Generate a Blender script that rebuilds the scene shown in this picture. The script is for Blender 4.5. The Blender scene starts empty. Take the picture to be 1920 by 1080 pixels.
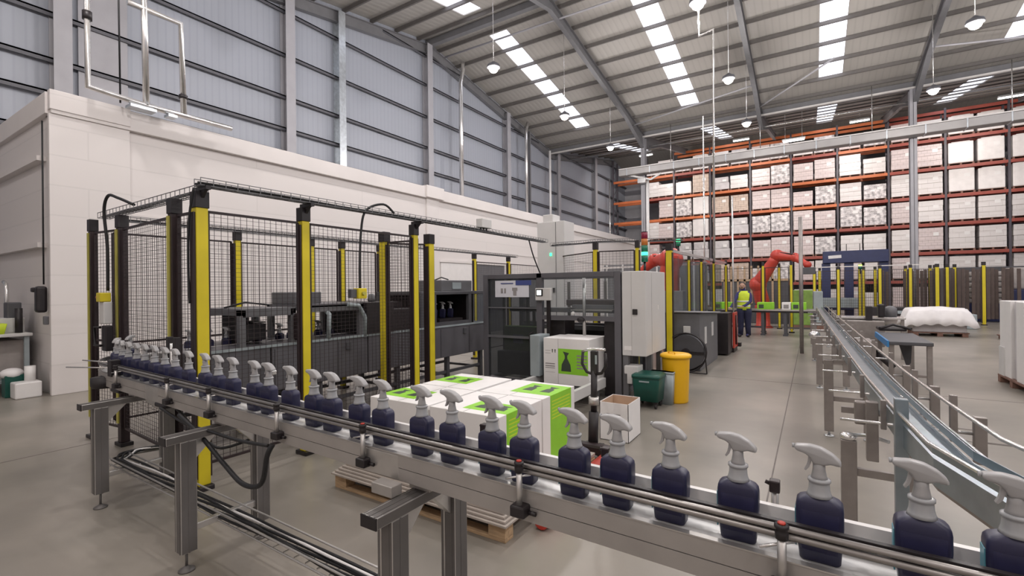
import bpy, bmesh, math, random
from mathutils import Vector, Matrix
random.seed(7)
PI = math.pi
sc = bpy.context.scene
col = sc.collection

# ------------------------------------------------------------------ camera
F_PX = 886.19; CAM_H = 1.7
yaw, pitch, roll = math.radians(32.45), math.radians(0.034), math.radians(-0.6225)
fwd = Vector((-math.sin(yaw)*math.cos(pitch), math.cos(yaw)*math.cos(pitch), math.sin(pitch)))
r0 = Vector((math.cos(yaw), math.sin(yaw), 0)); u0 = r0.cross(fwd)
rgt = r0*math.cos(roll)+u0*math.sin(roll); up = rgt.cross(fwd)
cam_d = bpy.data.cameras.new('camera'); cam = bpy.data.objects.new('camera', cam_d); col.objects.link(cam)
M = Matrix((rgt, up, -fwd)).transposed().to_4x4(); M.translation = Vector((0, 0, CAM_H))
cam.matrix_world = M
cam_d.sensor_fit = 'HORIZONTAL'; cam_d.sensor_width = 36; cam_d.lens = 36*F_PX/1920
cam_d.clip_start = .05; cam_d.clip_end = 300
sc.camera = cam
# ------------------------------------------------------------------ world, exposure
sc.view_settings.view_transform = 'Standard'; sc.view_settings.look = 'None'
sc.view_settings.gamma = 1; sc.view_settings.use_curve_mapping = False
sc.view_settings.exposure = -0.95
w = bpy.data.worlds.new('world'); sc.world = w; w.use_nodes = True
w.node_tree.nodes['Background'].inputs[0].default_value = (.75, .85, 1, 1)
w.node_tree.nodes['Background'].inputs[1].default_value = 1.0
SKY_PANEL = 9.0      # daylight strength of the translucent roof lights
LAMP_POWER = 300.0   # each high bay lamp
sc.cycles.max_bounces = 8; sc.cycles.diffuse_bounces = 4; sc.cycles.glossy_bounces = 3
sc.cycles.transmission_bounces = 4; sc.cycles.transparent_max_bounces = 12
sc.cycles.use_light_tree = True; sc.cycles.sample_clamp_indirect = 6
sc.cycles.caustics_reflective = False; sc.cycles.caustics_refractive = False

# ------------------------------------------------------------------ materials
def mat(name, c, rough=.5, metal=0, noise=0, nscale=6, bump=0, bscale=40, emit=0, alpha=1, spec=.5, ncol=None, stretch=None):
    m = bpy.data.materials.new(name); m.use_nodes = True
    nt = m.node_tree; b = nt.nodes['Principled BSDF']
    b.inputs['Base Color'].default_value = (*c, 1); b.inputs['Roughness'].default_value = rough
    b.inputs['Metallic'].default_value = metal; b.inputs['Specular IOR Level'].default_value = spec
    if alpha < 1: b.inputs['Alpha'].default_value = alpha
    if emit:
        b.inputs['Emission Color'].default_value = (*c, 1); b.inputs['Emission Strength'].default_value = emit
    tc = nt.nodes.new('ShaderNodeTexCoord'); vec = tc.outputs['Object']
    if stretch:
        mp = nt.nodes.new('ShaderNodeMapping'); mp.inputs['Scale'].default_value = stretch
        nt.links.new(vec, mp.inputs[0]); vec = mp.outputs[0]
    if noise:
        n = nt.nodes.new('ShaderNodeTexNoise'); n.inputs['Scale'].default_value = nscale; n.inputs['Detail'].default_value = 5
        nt.links.new(vec, n.inputs['Vector'])
        r = nt.nodes.new('ShaderNodeValToRGB'); r.color_ramp.elements[0].position = .3; r.color_ramp.elements[1].position = .7
        c2 = ncol or tuple(max(0, x*(1-noise)) for x in c)
        r.color_ramp.elements[0].color = (*c2, 1); r.color_ramp.elements[1].color = (*[min(1, x*(1+noise*.4)) for x in c], 1)
        nt.links.new(n.outputs['Fac'], r.inputs[0]); nt.links.new(r.outputs[0], b.inputs['Base Color'])
    if bump:
        n2 = nt.nodes.new('ShaderNodeTexNoise'); n2.inputs['Scale'].default_value = bscale
        nt.links.new(vec, n2.inputs['Vector'])
        bp = nt.nodes.new('ShaderNodeBump'); bp.inputs['Strength'].default_value = bump; bp.inputs['Distance'].default_value = .02
        nt.links.new(n2.outputs['Fac'], bp.inputs['Height']); nt.links.new(bp.outputs[0], b.inputs['Normal'])
    return m
def wave_mat(name, c, c2, scale, direction='Z', rough=.5, bump=.6, metal=0, sharp=None):
    m = mat(name, c, rough, metal); nt = m.node_tree; b = nt.nodes['Principled BSDF']
    tc = nt.nodes.new('ShaderNodeTexCoord')
    wv = nt.nodes.new('ShaderNodeTexWave'); wv.bands_direction = direction; wv.inputs['Scale'].default_value = scale
    nt.links.new(tc.outputs['Object'], wv.inputs[0])
    r = nt.nodes.new('ShaderNodeValToRGB'); r.color_ramp.elements[0].color = (*c2, 1); r.color_ramp.elements[1].color = (*c, 1)
    r.color_ramp.elements[0].position = 0; r.color_ramp.elements[1].position = sharp or .25
    nt.links.new(wv.outputs['Fac'], r.inputs[0]); nt.links.new(r.outputs[0], b.inputs['Base Color'])
    bp = nt.nodes.new('ShaderNodeBump'); bp.inputs['Strength'].default_value = bump; bp.inputs['Distance'].default_value = .02
    nt.links.new(wv.outputs['Fac'], bp.inputs['Height']); nt.links.new(bp.outputs[0], b.inputs['Normal'])
    return m
def brick_mat(name, c1, c2, mortar, bw, bh, msize=.01, rough=.6, axis='YZ', bump=.3, offset=.5):
    m = mat(name, c1, rough); nt = m.node_tree; b = nt.nodes['Principled BSDF']
    tc = nt.nodes.new('ShaderNodeTexCoord'); sx = nt.nodes.new('ShaderNodeSeparateXYZ'); cb = nt.nodes.new('ShaderNodeCombineXYZ')
    nt.links.new(tc.outputs['Object'], sx.inputs[0])
    if axis == 'ALL':
        ad = nt.nodes.new('ShaderNodeMath'); nt.links.new(sx.outputs[0], ad.inputs[0]); nt.links.new(sx.outputs[1], ad.inputs[1])
        nt.links.new(ad.outputs[0], cb.inputs[0]); nt.links.new(sx.outputs[2], cb.inputs[1])
    else:
        nt.links.new(sx.outputs['XYZ'.index(axis[0])], cb.inputs[0]); nt.links.new(sx.outputs['XYZ'.index(axis[1])], cb.inputs[1])
    br = nt.nodes.new('ShaderNodeTexBrick'); br.inputs['Color1'].default_value = (*c1, 1); br.inputs['Color2'].default_value = (*c2, 1)
    br.inputs['Mortar'].default_value = (*mortar, 1); br.inputs['Scale'].default_value = 1; br.inputs['Mortar Size'].default_value = msize
    br.inputs['Brick Width'].default_value = bw; br.inputs['Row Height'].default_value = bh; br.offset = offset
    nt.links.new(cb.outputs[0], br.inputs['Vector']); nt.links.new(br.outputs['Color'], b.inputs['Base Color'])
    bp = nt.nodes.new('ShaderNodeBump'); bp.inputs['Strength'].default_value = bump; bp.inputs['Distance'].default_value = -.01
    nt.links.new(br.outputs['Fac'], bp.inputs['Height']); nt.links.new(bp.outputs[0], b.inputs['Normal'])
    return m

MT = {}
def mk(k, *a, **kw): MT[k] = mat(k, *a, **kw)
mk('concrete', (.285, .255, .222), .34, noise=.3, nscale=.9, bump=.06, bscale=3, ncol=(.20, .185, .16))
mk('joint', (.16, .14, .13), .7, noise=.2)
mk('white_wall', (.72, .68, .665), .65, noise=.05, nscale=1.2)
MT['block_wall'] = brick_mat('block_wall', (.72, .68, .665), (.71, .67, .655), (.665, .63, .615), 6, .5, .012, .65, 'YZ', .25)
MT['cladding'] = wave_mat('cladding', (.34, .36, .41), (.315, .335, .385), 1.55, 'Y', .42, .12)
MT['roof_liner'] = wave_mat('roof_liner', (.37, .35, .325), (.34, .325, .30), 1.2, 'X', .55, .3)
mk('steel_grey', (.17, .17, .18), .5, noise=.1, nscale=3)
mk('steel_col', (.36, .355, .38), .5, noise=.08, nscale=2)
mk('girt', (.10, .10, .115), .5, noise=.1)
mk('purlin', (.13, .12, .115), .55, noise=.1)
mk('gutter', (.66, .64, .62), .35, noise=.1, nscale=2)
mk('galv', (.62, .66, .70), .3, .7, noise=.2, nscale=8)
mk('silver', (.80, .79, .78), .22, .85, noise=.1, nscale=12)
mk('steel', (.62, .64, .66), .28, .9, noise=.12, nscale=10)
mk('steel_blue', (.34, .40, .44), .3, .85, noise=.15, nscale=10)
mk('steel_leg', (.33, .30, .285), .4, .6, noise=.15, nscale=10)
mk('alu', (.58, .56, .54), .34, .75, noise=.08, nscale=10)
mk('alu_dark', (.16, .15, .145), .5, .4, noise=.1)
mk('beam_paint', (.40, .375, .355), .42, .3, noise=.1, nscale=6)
mk('belt', (.95, .95, .95), .2, 0, noise=.03, nscale=30)
mk('white_plastic', (.82, .80, .79), .35, noise=.04)
mk('black', (.018, .014, .016), .45, noise=.3, nscale=10)
mk('brown_panel', (.10, .07, .06), .5, noise=.2)
mk('black_frame', (.030, .018, .020), .45, noise=.2, nscale=10)
mk('rubber', (.02, .018, .02), .6, noise=.2)
mk('yellow', (.68, .55, .02), .42, noise=.1, nscale=4)
mk('yellow_dim', (.50, .46, .10), .5, noise=.12, nscale=4)
mk('navy', (.022, .022, .062), .38, noise=.15, nscale=14)
mk('navy_label', (.030, .030, .078), .3, noise=.2, nscale=22)
mk('teal', (.10, .32, .40), .4, noise=.1)
mk('trigger', (.36, .355, .36), .38, noise=.07, nscale=20)
mk('frost', (.46, .47, .49), .22, noise=.1, nscale=14, alpha=.85)
mk('dark_grey', (.085, .085, .095), .45, noise=.15, nscale=4)
mk('mid_grey', (.14, .14, .15), .45, noise=.12, nscale=4)
mk('machine', (.115, .112, .125), .42, noise=.12, nscale=3)
mk('cab_grey', (.64, .63, .62), .45, noise=.04, nscale=3)
mk('carton_white', (.88, .86, .85), .6, noise=.04, nscale=5)
mk('sheet_board', (.42, .37, .33), .7, noise=.15, nscale=6)
mk('rail_steel', (.34, .32, .31), .3, .75, noise=.15, nscale=12)
mk('carton_brown', (.45, .32, .21), .75, noise=.12, nscale=6)
mk('carton_inner', (.50, .36, .26), .75, noise=.1)
mk('green_print', (.30, .68, .04), .5, noise=.06, nscale=8)
mk('dark_print', (.05, .07, .05), .5, noise=.1)
mk('grey_print', (.30, .28, .28), .6, noise=.1)
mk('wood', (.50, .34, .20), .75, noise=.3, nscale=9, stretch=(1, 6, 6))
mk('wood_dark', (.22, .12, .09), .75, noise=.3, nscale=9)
mk('red', (.50, .045, .03), .4, noise=.2, nscale=6)
mk('robot_red', (.55, .06, .04), .38, noise=.15, nscale=4)
mk('orange_beam', (.62, .17, .06), .45, noise=.15, nscale=2)
mk('red_beam', (.34, .07, .05), .45, noise=.15, nscale=2)
mk('upright', (.085, .075, .09), .45, noise=.12, nscale=3)
mk('bin_yellow', (.90, .50, .01), .38, noise=.04)
mk('bin_green', (.008, .085, .065), .35, noise=.15)
mk('bin_grey', (.35, .40, .42), .45, noise=.1)
mk('blue_machine', (.02, .03, .11), .4, noise=.15)
mk('blue_edge', (.04, .22, .50), .4, noise=.1)
mk('wrap_white', (.80, .76, .75), .28, noise=.1, nscale=3, bump=.35, bscale=7)
MT['wrap_layers'] = brick_mat('wrap_layers', (.76, .72, .71), (.70, .66, .65), (.62, .58, .57), .6, .28, .01, .3, 'ALL', .4)
MT['wrap_brown'] = brick_mat('wrap_brown', (.60, .48, .40), (.56, .45, .38), (.28, .21, .17), .38, .3, .012, .35, 'ALL', .4)
MT['wrap_pink'] = brick_mat('wrap_pink', (.68, .58, .57), (.64, .55, .55), (.52, .44, .43), .3, .2, .012, .35, 'ALL', .4)
mk('wrap_speck', (.76, .72, .72), .4, noise=.5, nscale=5.5, ncol=(.25, .23, .24))
mk('wrap_grey', (.58, .55, .56), .3, noise=.2, nscale=2.5, bump=.3, bscale=6)
mk('sheet', (.86, .83, .83), .5, noise=.06, nscale=3, bump=.5, bscale=3)
mk('hivis', (.62, .78, .04), .6, noise=.08, nscale=8)
mk('reflective', (.75, .76, .70), .35, noise=.05)
mk('cloth_navy', (.018, .020, .055), .8, noise=.2)
mk('sleeve_blue', (.035, .035, .14), .8, noise=.2)
mk('skin', (.50, .30, .22), .55, noise=.08)
mk('hair', (.07, .05, .04), .7, noise=.2)
mk('screen', (.85, .92, .90), .4, emit=2.0)
mk('green_lit', (.05, 1.0, .35), .4, emit=5)
mk('yg_lit', (.55, 1.0, .10), .4, emit=6)
mk('stack_red', (.22, .01, .04), .3, noise=.1)
mk('stack_amber', (.50, .16, .03), .3, noise=.1)
mk('stack_green', (.01, .16, .09), .3, noise=.1)
mk('lamp', (1.0, .86, .70), .4, emit=40)
mk('tube_light', (1.0, .98, .93), .4, emit=14)
mk('skylight', (.86, .89, 1.0), .4, emit=SKY_PANEL*.42)
mk('poster', (.72, .72, .78), .5, noise=.05)
mk('poster_blue', (.06, .08, .26), .5, noise=.1)
mk('green_tint', (.22, .36, .07), .5, noise=.2)
mk('cable', (.012, .012, .014), .5, noise=.3, nscale=40)
mk('bag_grey', (.42, .38, .36), .6, noise=.2, nscale=5)
mk('lilac', (.16, .15, .26), .6, noise=.4, nscale=5)
mk('duct', (.36, .345, .34), .4, .2, noise=.12, nscale=1.5)
mk('screen_glass_dark', (.05, .06, .06), .1)
def glass(name, c, a, rough=.06):
    m = bpy.data.materials.new(name); m.use_nodes = True; nt = m.node_tree; nt.nodes.clear()
    o = nt.nodes.new('ShaderNodeOutputMaterial'); mx = nt.nodes.new('ShaderNodeMixShader')
    t = nt.nodes.new('ShaderNodeBsdfTransparent'); g = nt.nodes.new('ShaderNodeBsdfPrincipled')
    t.inputs[0].default_value = (*c, 1); g.inputs['Base Color'].default_value = (*[x*.35 for x in c], 1); g.inputs['Roughness'].default_value = rough
    n = nt.nodes.new('ShaderNodeTexNoise'); n.inputs['Scale'].default_value = 2
    mr = nt.nodes.new('ShaderNodeMapRange'); mr.inputs['To Min'].default_value = a*.85; mr.inputs['To Max'].default_value = a*1.15
    nt.links.new(n.outputs['Fac'], mr.inputs[0]); nt.links.new(mr.outputs[0], mx.inputs[0])
    nt.links.new(t.outputs[0], mx.inputs[1]); nt.links.new(g.outputs[0], mx.inputs[2]); nt.links.new(mx.outputs[0], o.inputs[0])
    MT[name] = m
glass('glass_grey', (.70, .73, .76), .16)
glass('glass_smoke', (.45, .47, .49), .22)
glass('glass_clear', (.92, .94, .95), .10)

# ------------------------------------------------------------------ mesh builder
SEP = {'bottle_picture', 'text_lines', 'inner_guard_dark_back', 'gusset', 'bracket', 'cross_brace', 'duct_flange', 'cabinet_leg', 'posts', 'hanger', 'brown_posts', 'slatted_guard', 'hose', 'door_latch', 'foot_bracket', 'pipe_clamp', 'aerials', 'castor', 'wheel', 'inner_column', 'data_plates', 'stretcher', 'maker_plate', 'cross_rail', 'black_edge', 'top_rail_', 'drive_unit', 'yellow_strip', 'curved_guard', 'drive_box', 'bearers', 'cable_gland', 'panel_seam'}
class MB:
    def __init__(s): s.bm = bmesh.new(); s.mats = []; s.cur = 0
    def use(s, k):
        if k not in s.mats: s.mats.append(k)
        s.cur = s.mats.index(k); return s
    def _tag(s, n0):
        s.bm.faces.ensure_lookup_table()
        for f in s.bm.faces[n0:]: f.material_index = s.cur
    def box(s, x0, x1, y0, y1, z0, z1, bev=0, rot=None, piv=None):
        n0 = len(s.bm.faces)
        vs = [s.bm.verts.new((x, y, z)) for z in (z0, z1) for y in (y0, y1) for x in (x0, x1)]
        fs = [(0, 2, 3, 1), (4, 5, 7, 6), (0, 1, 5, 4), (2, 6, 7, 3), (0, 4, 6, 2), (1, 3, 7, 5)]
        nf = [s.bm.faces.new([vs[i] for i in f]) for f in fs]
        if rot is not None:
            p = Vector(piv or ((x0+x1)/2, (y0+y1)/2, (z0+z1)/2))
            for v in vs: v.co = p + rot @ (v.co-p)
        if bev:
            es = list({e for f in nf for e in f.edges})
            bmesh.ops.bevel(s.bm, geom=es, offset=bev, segments=2, affect='EDGES', profile=.5)
        s._tag(n0); return s
    def bar(s, a, b, w, h=None, upv=(0, 0, 1)):
        a = Vector(a); b = Vector(b); d = (b-a).normalized(); h = h or w
        u = Vector(upv)
        if abs(d.dot(u)) > .98: u = Vector((1, 0, 0))
        r = d.cross(u).normalized(); u = r.cross(d)
        n0 = len(s.bm.faces); vs = []
        for p in (a, b):
            for i, j in ((-1, -1), (1, -1), (1, 1), (-1, 1)): vs.append(s.bm.verts.new(p+r*i*w/2+u*j*h/2))
        for f in ((3, 2, 1, 0), (4, 5, 6, 7), (0, 1, 5, 4), (1, 2, 6, 5), (2, 3, 7, 6), (3, 0, 4, 7)): s.bm.faces.new([vs[i] for i in f])
        s._tag(n0); return s
    def tube(s, pts, r, seg=8, caps=True):
        pts = [Vector(p) for p in pts]; n0 = len(s.bm.faces); rings = []
        rr = r if isinstance(r, (list, tuple)) else [r]*len(pts)
        pu = None
        for i, p in enumerate(pts):
            if i == 0: d = pts[1]-p
            elif i == len(pts)-1: d = p-pts[i-1]
            else: d = (pts[i+1]-p).normalized()+(p-pts[i-1]).normalized()
            if d.length < 1e-9: d = Vector((0, 0, 1))
            d.normalize()
            u = pu if pu is not None else (Vector((0, 0, 1)) if abs(d.z) < .9 else Vector((1, 0, 0)))
            a = d.cross(u)
            if a.length < 1e-4: a = d.cross(Vector((0, 1, 0)))
            a.normalize(); b2 = a.cross(d).normalized(); pu = b2
            rings.append([s.bm.verts.new(p+a*math.cos(2*PI*k/seg)*rr[i]+b2*math.sin(2*PI*k/seg)*rr[i]) for k in range(seg)])
        for i in range(len(rings)-1):
            for k in range(seg):
                f = s.bm.faces.new((rings[i][k], rings[i][(k+1) % seg], rings[i+1][(k+1) % seg], rings[i+1][k])); f.smooth = seg > 5
        if caps:
            s.bm.faces.new(rings[0][::-1]); s.bm.faces.new(rings[-1])
        s._tag(n0); return s
    def loft(s, secs, smooth=True, caps=True):
        n0 = len(s.bm.faces); R = [[s.bm.verts.new(p) for p in sec] for sec in secs]; n = len(R[0])
        for i in range(len(R)-1):
            for k in range(n):
                f = s.bm.faces.new((R[i][k], R[i][(k+1) % n], R[i+1][(k+1) % n], R[i+1][k])); f.smooth = smooth
        if caps: s.bm.faces.new(R[0][::-1]); s.bm.faces.new(R[-1])
        s._tag(n0); return s
    def lathe(s, c, prof, seg=20, smooth=True):
        c = Vector(c)
        return s.loft([[c+Vector((r*math.cos(2*PI*k/seg), r*math.sin(2*PI*k/seg), z)) for k in range(seg)] for r, z in prof], smooth)
    def prism(s, poly, a, b, axis='y', bev=0):
        n0 = len(s.bm.faces)
        def P(p, t):
            return {'y': (p[0], t, p[1]), 'x': (t, p[0], p[1]), 'z': (p[0], p[1], t)}[axis]
        A = [s.bm.verts.new(P(p, a)) for p in poly]; B = [s.bm.verts.new(P(p, b)) for p in poly]; n = len(poly)
        fs = [s.bm.faces.new(A), s.bm.faces.new(B[::-1])]
        for k in range(n): fs.append(s.bm.faces.new((A[k], B[k], B[(k+1) % n], A[(k+1) % n])))
        bmesh.ops.recalc_face_normals(s.bm, faces=fs)
        if bev:
            es = list({e for f in fs for e in f.edges}); bmesh.ops.bevel(s.bm, geom=es, offset=bev, segments=2, affect='EDGES', profile=.5)
        s._tag(n0); return s
    def sphere(s, c, r, sx=1, sy=1, sz=1, u=12, v=8):
        n0 = len(s.bm.faces)
        res = bmesh.ops.create_uvsphere(s.bm, u_segments=u, v_segments=v, radius=1)
        for vv in res['verts']: vv.co = Vector(c)+Vector((vv.co.x*r*sx, vv.co.y*r*sy, vv.co.z*r*sz))
        s.bm.faces.ensure_lookup_table()
        for f in s.bm.faces[n0:]: f.smooth = True
        s._tag(n0); return s
    def build(s, name, m=None, parent=None, loc=None):
        if name in SEP and len(s.bm.verts) > 8:
            s.bm.verts.ensure_lookup_table(); seen = {}; comps = []
            for v in s.bm.verts:
                if v in seen: continue
                st = [v]; seen[v] = len(comps); cur = []
                while st:
                    a = st.pop(); cur.append(a)
                    for e in a.link_edges:
                        b = e.other_vert(a)
                        if b not in seen: seen[b] = len(comps); st.append(b)
                comps.append(cur)
            if len(comps) > 1:
                last = None
                for cset in comps:
                    q = MB(); q.mats = s.mats; mp = {v: q.bm.verts.new(v.co) for v in cset}
                    fs = {f for v in cset for f in v.link_faces}
                    for f in fs:
                        nf = q.bm.faces.new([mp[v] for v in f.verts]); nf.smooth = f.smooth; nf.material_index = f.material_index
                    last = q._build(name, m, parent, loc)
                s.bm.free(); return last
        return s._build(name, m, parent, loc)
    def _build(s, name, m=None, parent=None, loc=None):
        me = bpy.data.meshes.new(name)
        org = Vector((0, 0, 0))
        if parent is not None:
            p = parent
            while p is not None: org += Vector(p.location); p = p.parent
        if loc is not None: org += Vector(loc)
        for v in s.bm.verts: v.co -= org
        s.bm.to_mesh(me); s.bm.free()
        if m: me.materials.append(MT[m])
        else:
            for k in s.mats: me.materials.append(MT[k])
        o = bpy.data.objects.new(name, me); col.objects.link(o)
        if parent is not None: o.parent = parent
        if loc is not None: o.location = loc
        return o
def struct(o, kind='structure'): o['kind'] = kind; return o
def thing(name, label, cat, loc=(0, 0, 0), group=None):
    o = bpy.data.objects.new(name, None); col.objects.link(o); o.location = loc; o.empty_display_size = .1
    o['label'] = label; o['category'] = cat
    if group: o['group'] = group
    return o
def tag(o, label, cat, group=None):
    o['label'] = label; o['category'] = cat
    if group: o['group'] = group
    return o
def copy_tree(o, parent=None):
    c = o.copy(); col.objects.link(c); c.parent = parent
    for ch in list(o.children): copy_tree(ch, c)
    return c
ORD = ['first', 'second', 'third', 'fourth', 'fifth', 'sixth', 'seventh', 'eighth', 'ninth', 'tenth', 'eleventh', 'twelfth', 'thirteenth', 'fourteenth', 'fifteenth', 'sixteenth', 'seventeenth', 'eighteenth', 'nineteenth', 'twentieth', 'twenty-first', 'twenty-second', 'twenty-third', 'twenty-fourth', 'twenty-fifth', 'twenty-sixth', 'twenty-seventh', 'twenty-eighth', 'twenty-ninth', 'thirtieth', 'thirty-first', 'thirty-second', 'thirty-third', 'thirty-fourth']

# ================================================================== HALL SHELL
WX = -15.4; YB = -8.0; YF = 45.0; XR = 17.0
VY, VZ = 29.3, 11.36; SL = .175; RY = 16.9; RZ = VZ+(VY-RY)*SL; NY = RY-(VY-RY)
def roofz(y):
    if y > VY: return VZ+SL*(y-VY) if y < 41.7 else VZ+SL*12.4-SL*(y-41.7)
    if y > RY: return VZ+SL*(VY-y)
    if y > NY: return RZ-SL*(RY-y)
    return VZ+SL*(NY-y)
m = MB(); m.box(WX-1, XR+1, YB-1, YF+1, -.2, 0); struct(m.build('floor', 'concrete'))
TN = [0]
def trim(mb, mt):
    TN[0] += 1; return struct(mb.build('trim_%d' % TN[0], mt))
# expansion joints and drain covers set in the floor
m = MB()
for x in (-.32, 5.6, -6.9): m.box(x-.006, x+.006, YB, 40.5, .0, .0015)
for y in (-2.5, 9.5, 21.5, 33.5): m.box(-10.6, XR, y-.006, y+.006, .0, .0015)
trim(m, 'joint')
m = MB()
for (x0, y0, x1, y1) in [(1.15, 7.5, 1.75, 7.45), (1.45, 6.95, 1.95, 6.95)]:
    m.bar((x0, y0, .0015), (x1, y1, .0015), .03, .003)
m.bar((1.15, 7.5, .0015), (1.4, 6.9, .0015), .015, .003); m.bar((1.4, 6.9, .0015), (3.2, 7.0, .0015), .012, .003)
trim(m, 'joint')
# outer walls
ys = [YB, NY, RY, VY, 41.7, YF]
def gable(x0, x1, mt, name):
    m = MB(); poly = [(YB, 0), (YF, 0)]+[(y, roofz(y)) for y in ys[::-1]]
    m.prism(poly, x0, x1, 'x'); return struct(m.build(name, mt))
gable(WX-.2, WX, 'cladding', 'wall_left'); gable(XR, XR+.2, 'cladding', 'wall_right')
m = MB(); m.box(WX-.2, XR+.2, YF, YF+.2, 0, roofz(YF)); o = m.build('wall_far', 'steel_col'); struct(o)
m = MB(); m.box(WX-.2, XR+.2, YB-.2, YB, 0, roofz(YB)); struct(m.build('wall_near', 'white_wall'))
m = MB()
SKX = [-12.0, -5.6, .82, 7.2, 13.6]; SW = .47
skys = []
def slab(x0, x1, ya, yb):
    for (p, q) in [(ya, yb)]:
        m.prism([(p, roofz(p+1e-6)), (q, roofz(q-1e-6)), (q, roofz(q-1e-6)+.15), (p, roofz(p+1e-6)+.15)], x0, x1, 'x')
ridges = [(YB, NY), (NY, RY), (RY, VY), (VY, 41.7), (41.7, YF)]
SKR = {1: (6.4, 16.0), 2: (17.9, 27.4), 3: (31.2, 40.8)}
for i, (a, b) in enumerate(ridges):
    if i in SKR:
        s0, s1 = SKR[i]
        slab(WX-.2, XR+.2, a, s0); slab(WX-.2, XR+.2, s1, b)
        xs = [WX-.2]+[q for x in SKX for q in (x-SW, x+SW)]+[XR+.2]
        for k in range(0, len(xs), 2): slab(xs[k], xs[k+1], s0, s1)
        for x in SKX: skys.append((x, s0, s1))
    else: slab(WX-.2, XR+.2, a, b)
struct(m.build('ceiling', 'roof_liner'))
for i, (x, a, b) in enumerate(skys):
    m = MB(); m.prism([(a, roofz(a)+.05), (b, roofz(b)+.05), (b, roofz(b)+.08), (a, roofz(a)+.08)], x-SW, x+SW, 'x')
    m.use('skylight'); o = struct(m.build('window_%d' % (i+1), 'skylight'))
# purlins run across, rafters run up the slope
for i, (a, b) in enumerate(ridges[1:4]):
    n = 9; st = (b-a)/n
    for k in range(n):
        y = a+st*(k+.5); z = roofz(y)
        pd = .075 if i == 2 else .17; mb = MB(); mb.box(WX, XR, y-.02, y+.02, z-pd, z-.02); mb.box(WX, XR, y-.02, y+.05, z-pd-.01, z-pd+.005); trim(mb, 'purlin')
def ibeam_slope(x, a, b, d0, d1):
    m = MB(); za, zb = roofz(a+1e-5)-.26, roofz(b-1e-5)-.26
    m.prism([(a, za), (b, zb), (b, zb-.02), (a, za-.02)], x-.1, x+.1, 'x')
    m.prism([(a, za-d0), (b, zb-d1), (b, zb-d1-.02), (a, za-d0-.02)], x-.1, x+.1, 'x')
    m.prism([(a, za), (b, zb), (b, zb-d1), (a, za-d0)], x-.01, x+.01, 'x')
    return trim(m, 'steel_grey')
RX = [-8.8, -2.3, 4.2, 10.7]
for x in [WX+.14]+RX:
    ibeam_slope(x, NY, RY, .75 if x > -15 else .4, .42)
    if x > -15:
        ibeam_slope(x, RY, 26, .42, .42); ibeam_slope(x, 26, VY, .42, .85)
        ibeam_slope(x, VY, 33, .85, .42); ibeam_slope(x, 33, 41.7, .42, .42)
    else:
        ibeam_slope(x, RY, VY, .42, .42); ibeam_slope(x, VY, 41.7, .42, .42)
# valley gutter beam and its bright lower flange
m = MB(); m.box(WX, XR, VY-.12, VY+.12, VZ-.40, VZ-.05); trim(m, 'steel_grey')
m = MB(); m.box(WX, XR, VY-.26, VY-.12, VZ-.42, VZ-.34); trim(m, 'gutter')
m = MB(); m.box(WX, XR, RY-.12, RY+.12, RZ-.32, RZ-.05); trim(m, 'steel_grey')
def icol(x, y, z1, sx=.2, sy=.36, mt='steel_col', z0=0):
    m = MB()
    m.box(x-sx/2, x+sx/2, y-sy/2, y-sy/2+.02, z0, z1); m.box(x-sx/2, x+sx/2, y+sy/2-.02, y+sy/2, z0, z1); m.box(x-.008, x+.008, y-sy/2, y+sy/2, z0, z1)
    return m
for x in RX[1:]:
    if x < 0: continue
    trim(icol(x-.1, VY, VZ-.4, .26, .42), 'steel_col')
trim(icol(-8.8, VY, VZ-.4, .24, .42), 'steel_col')
# gable wind posts
for y, mt, wd in [(3.8, 'steel_col', .34), (9.65, 'steel_col', .34), (11.77, 'galv', .30), (16.7, 'steel_col', .34), (23.5, 'steel_col', .36), (25.97, 'steel_grey', .12), (30.06, 'steel_col', .4), (36.85, 'steel_col', .42)]:
    z1 = roofz(y)-.3; m = MB(); x = WX+.2
    m.box(x-.18, x-.16, y-wd/2, y+wd/2, 3, z1); m.box(x+.16, x+.18, y-wd/2, y+wd/2, 3, z1); m.box(x-.17, x+.17, y-.01, y+.01, 3, z1)
    trim(m, mt)
for z in (5.6, 6.5, 7.3, 8.4, 9.85, 11.35, 12.7):
    m = MB()
    segs = []
    y = YB
    while y < YF-1e-6:
        y2 = min(y+.5, YF)
        if z < min(roofz(y+.01), roofz(y2-.01))-.3: m.box(WX, WX+.16, y, y2, z-.02, z+.02); m.box(WX+.14, WX+.16, y, y2, z-.10, z+.02)
        y = y2
    trim(m, 'girt')
m = MB(); m.box(WX+.02, WX+.1, 4.15, 5.15, 5.0, 11.2); trim(m, 'steel_col')
# bracing rods below the roof
for (a, b) in [((-14.9, 17.6, 12.9), (-2.3, 17.6, 12.75)), ((-8.8, 27.2, 11.15), (-2.3, 25.6, 11.4)), ((4.2, 25.6, 11.4), (10.5, 27.2, 11.15)), ((-2.3, 27.6, 10.9), (.9, 25.0, 11.6))]:
    m = MB(); m.tube([a, b], .04, 6); trim(m, 'steel_col')

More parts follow.
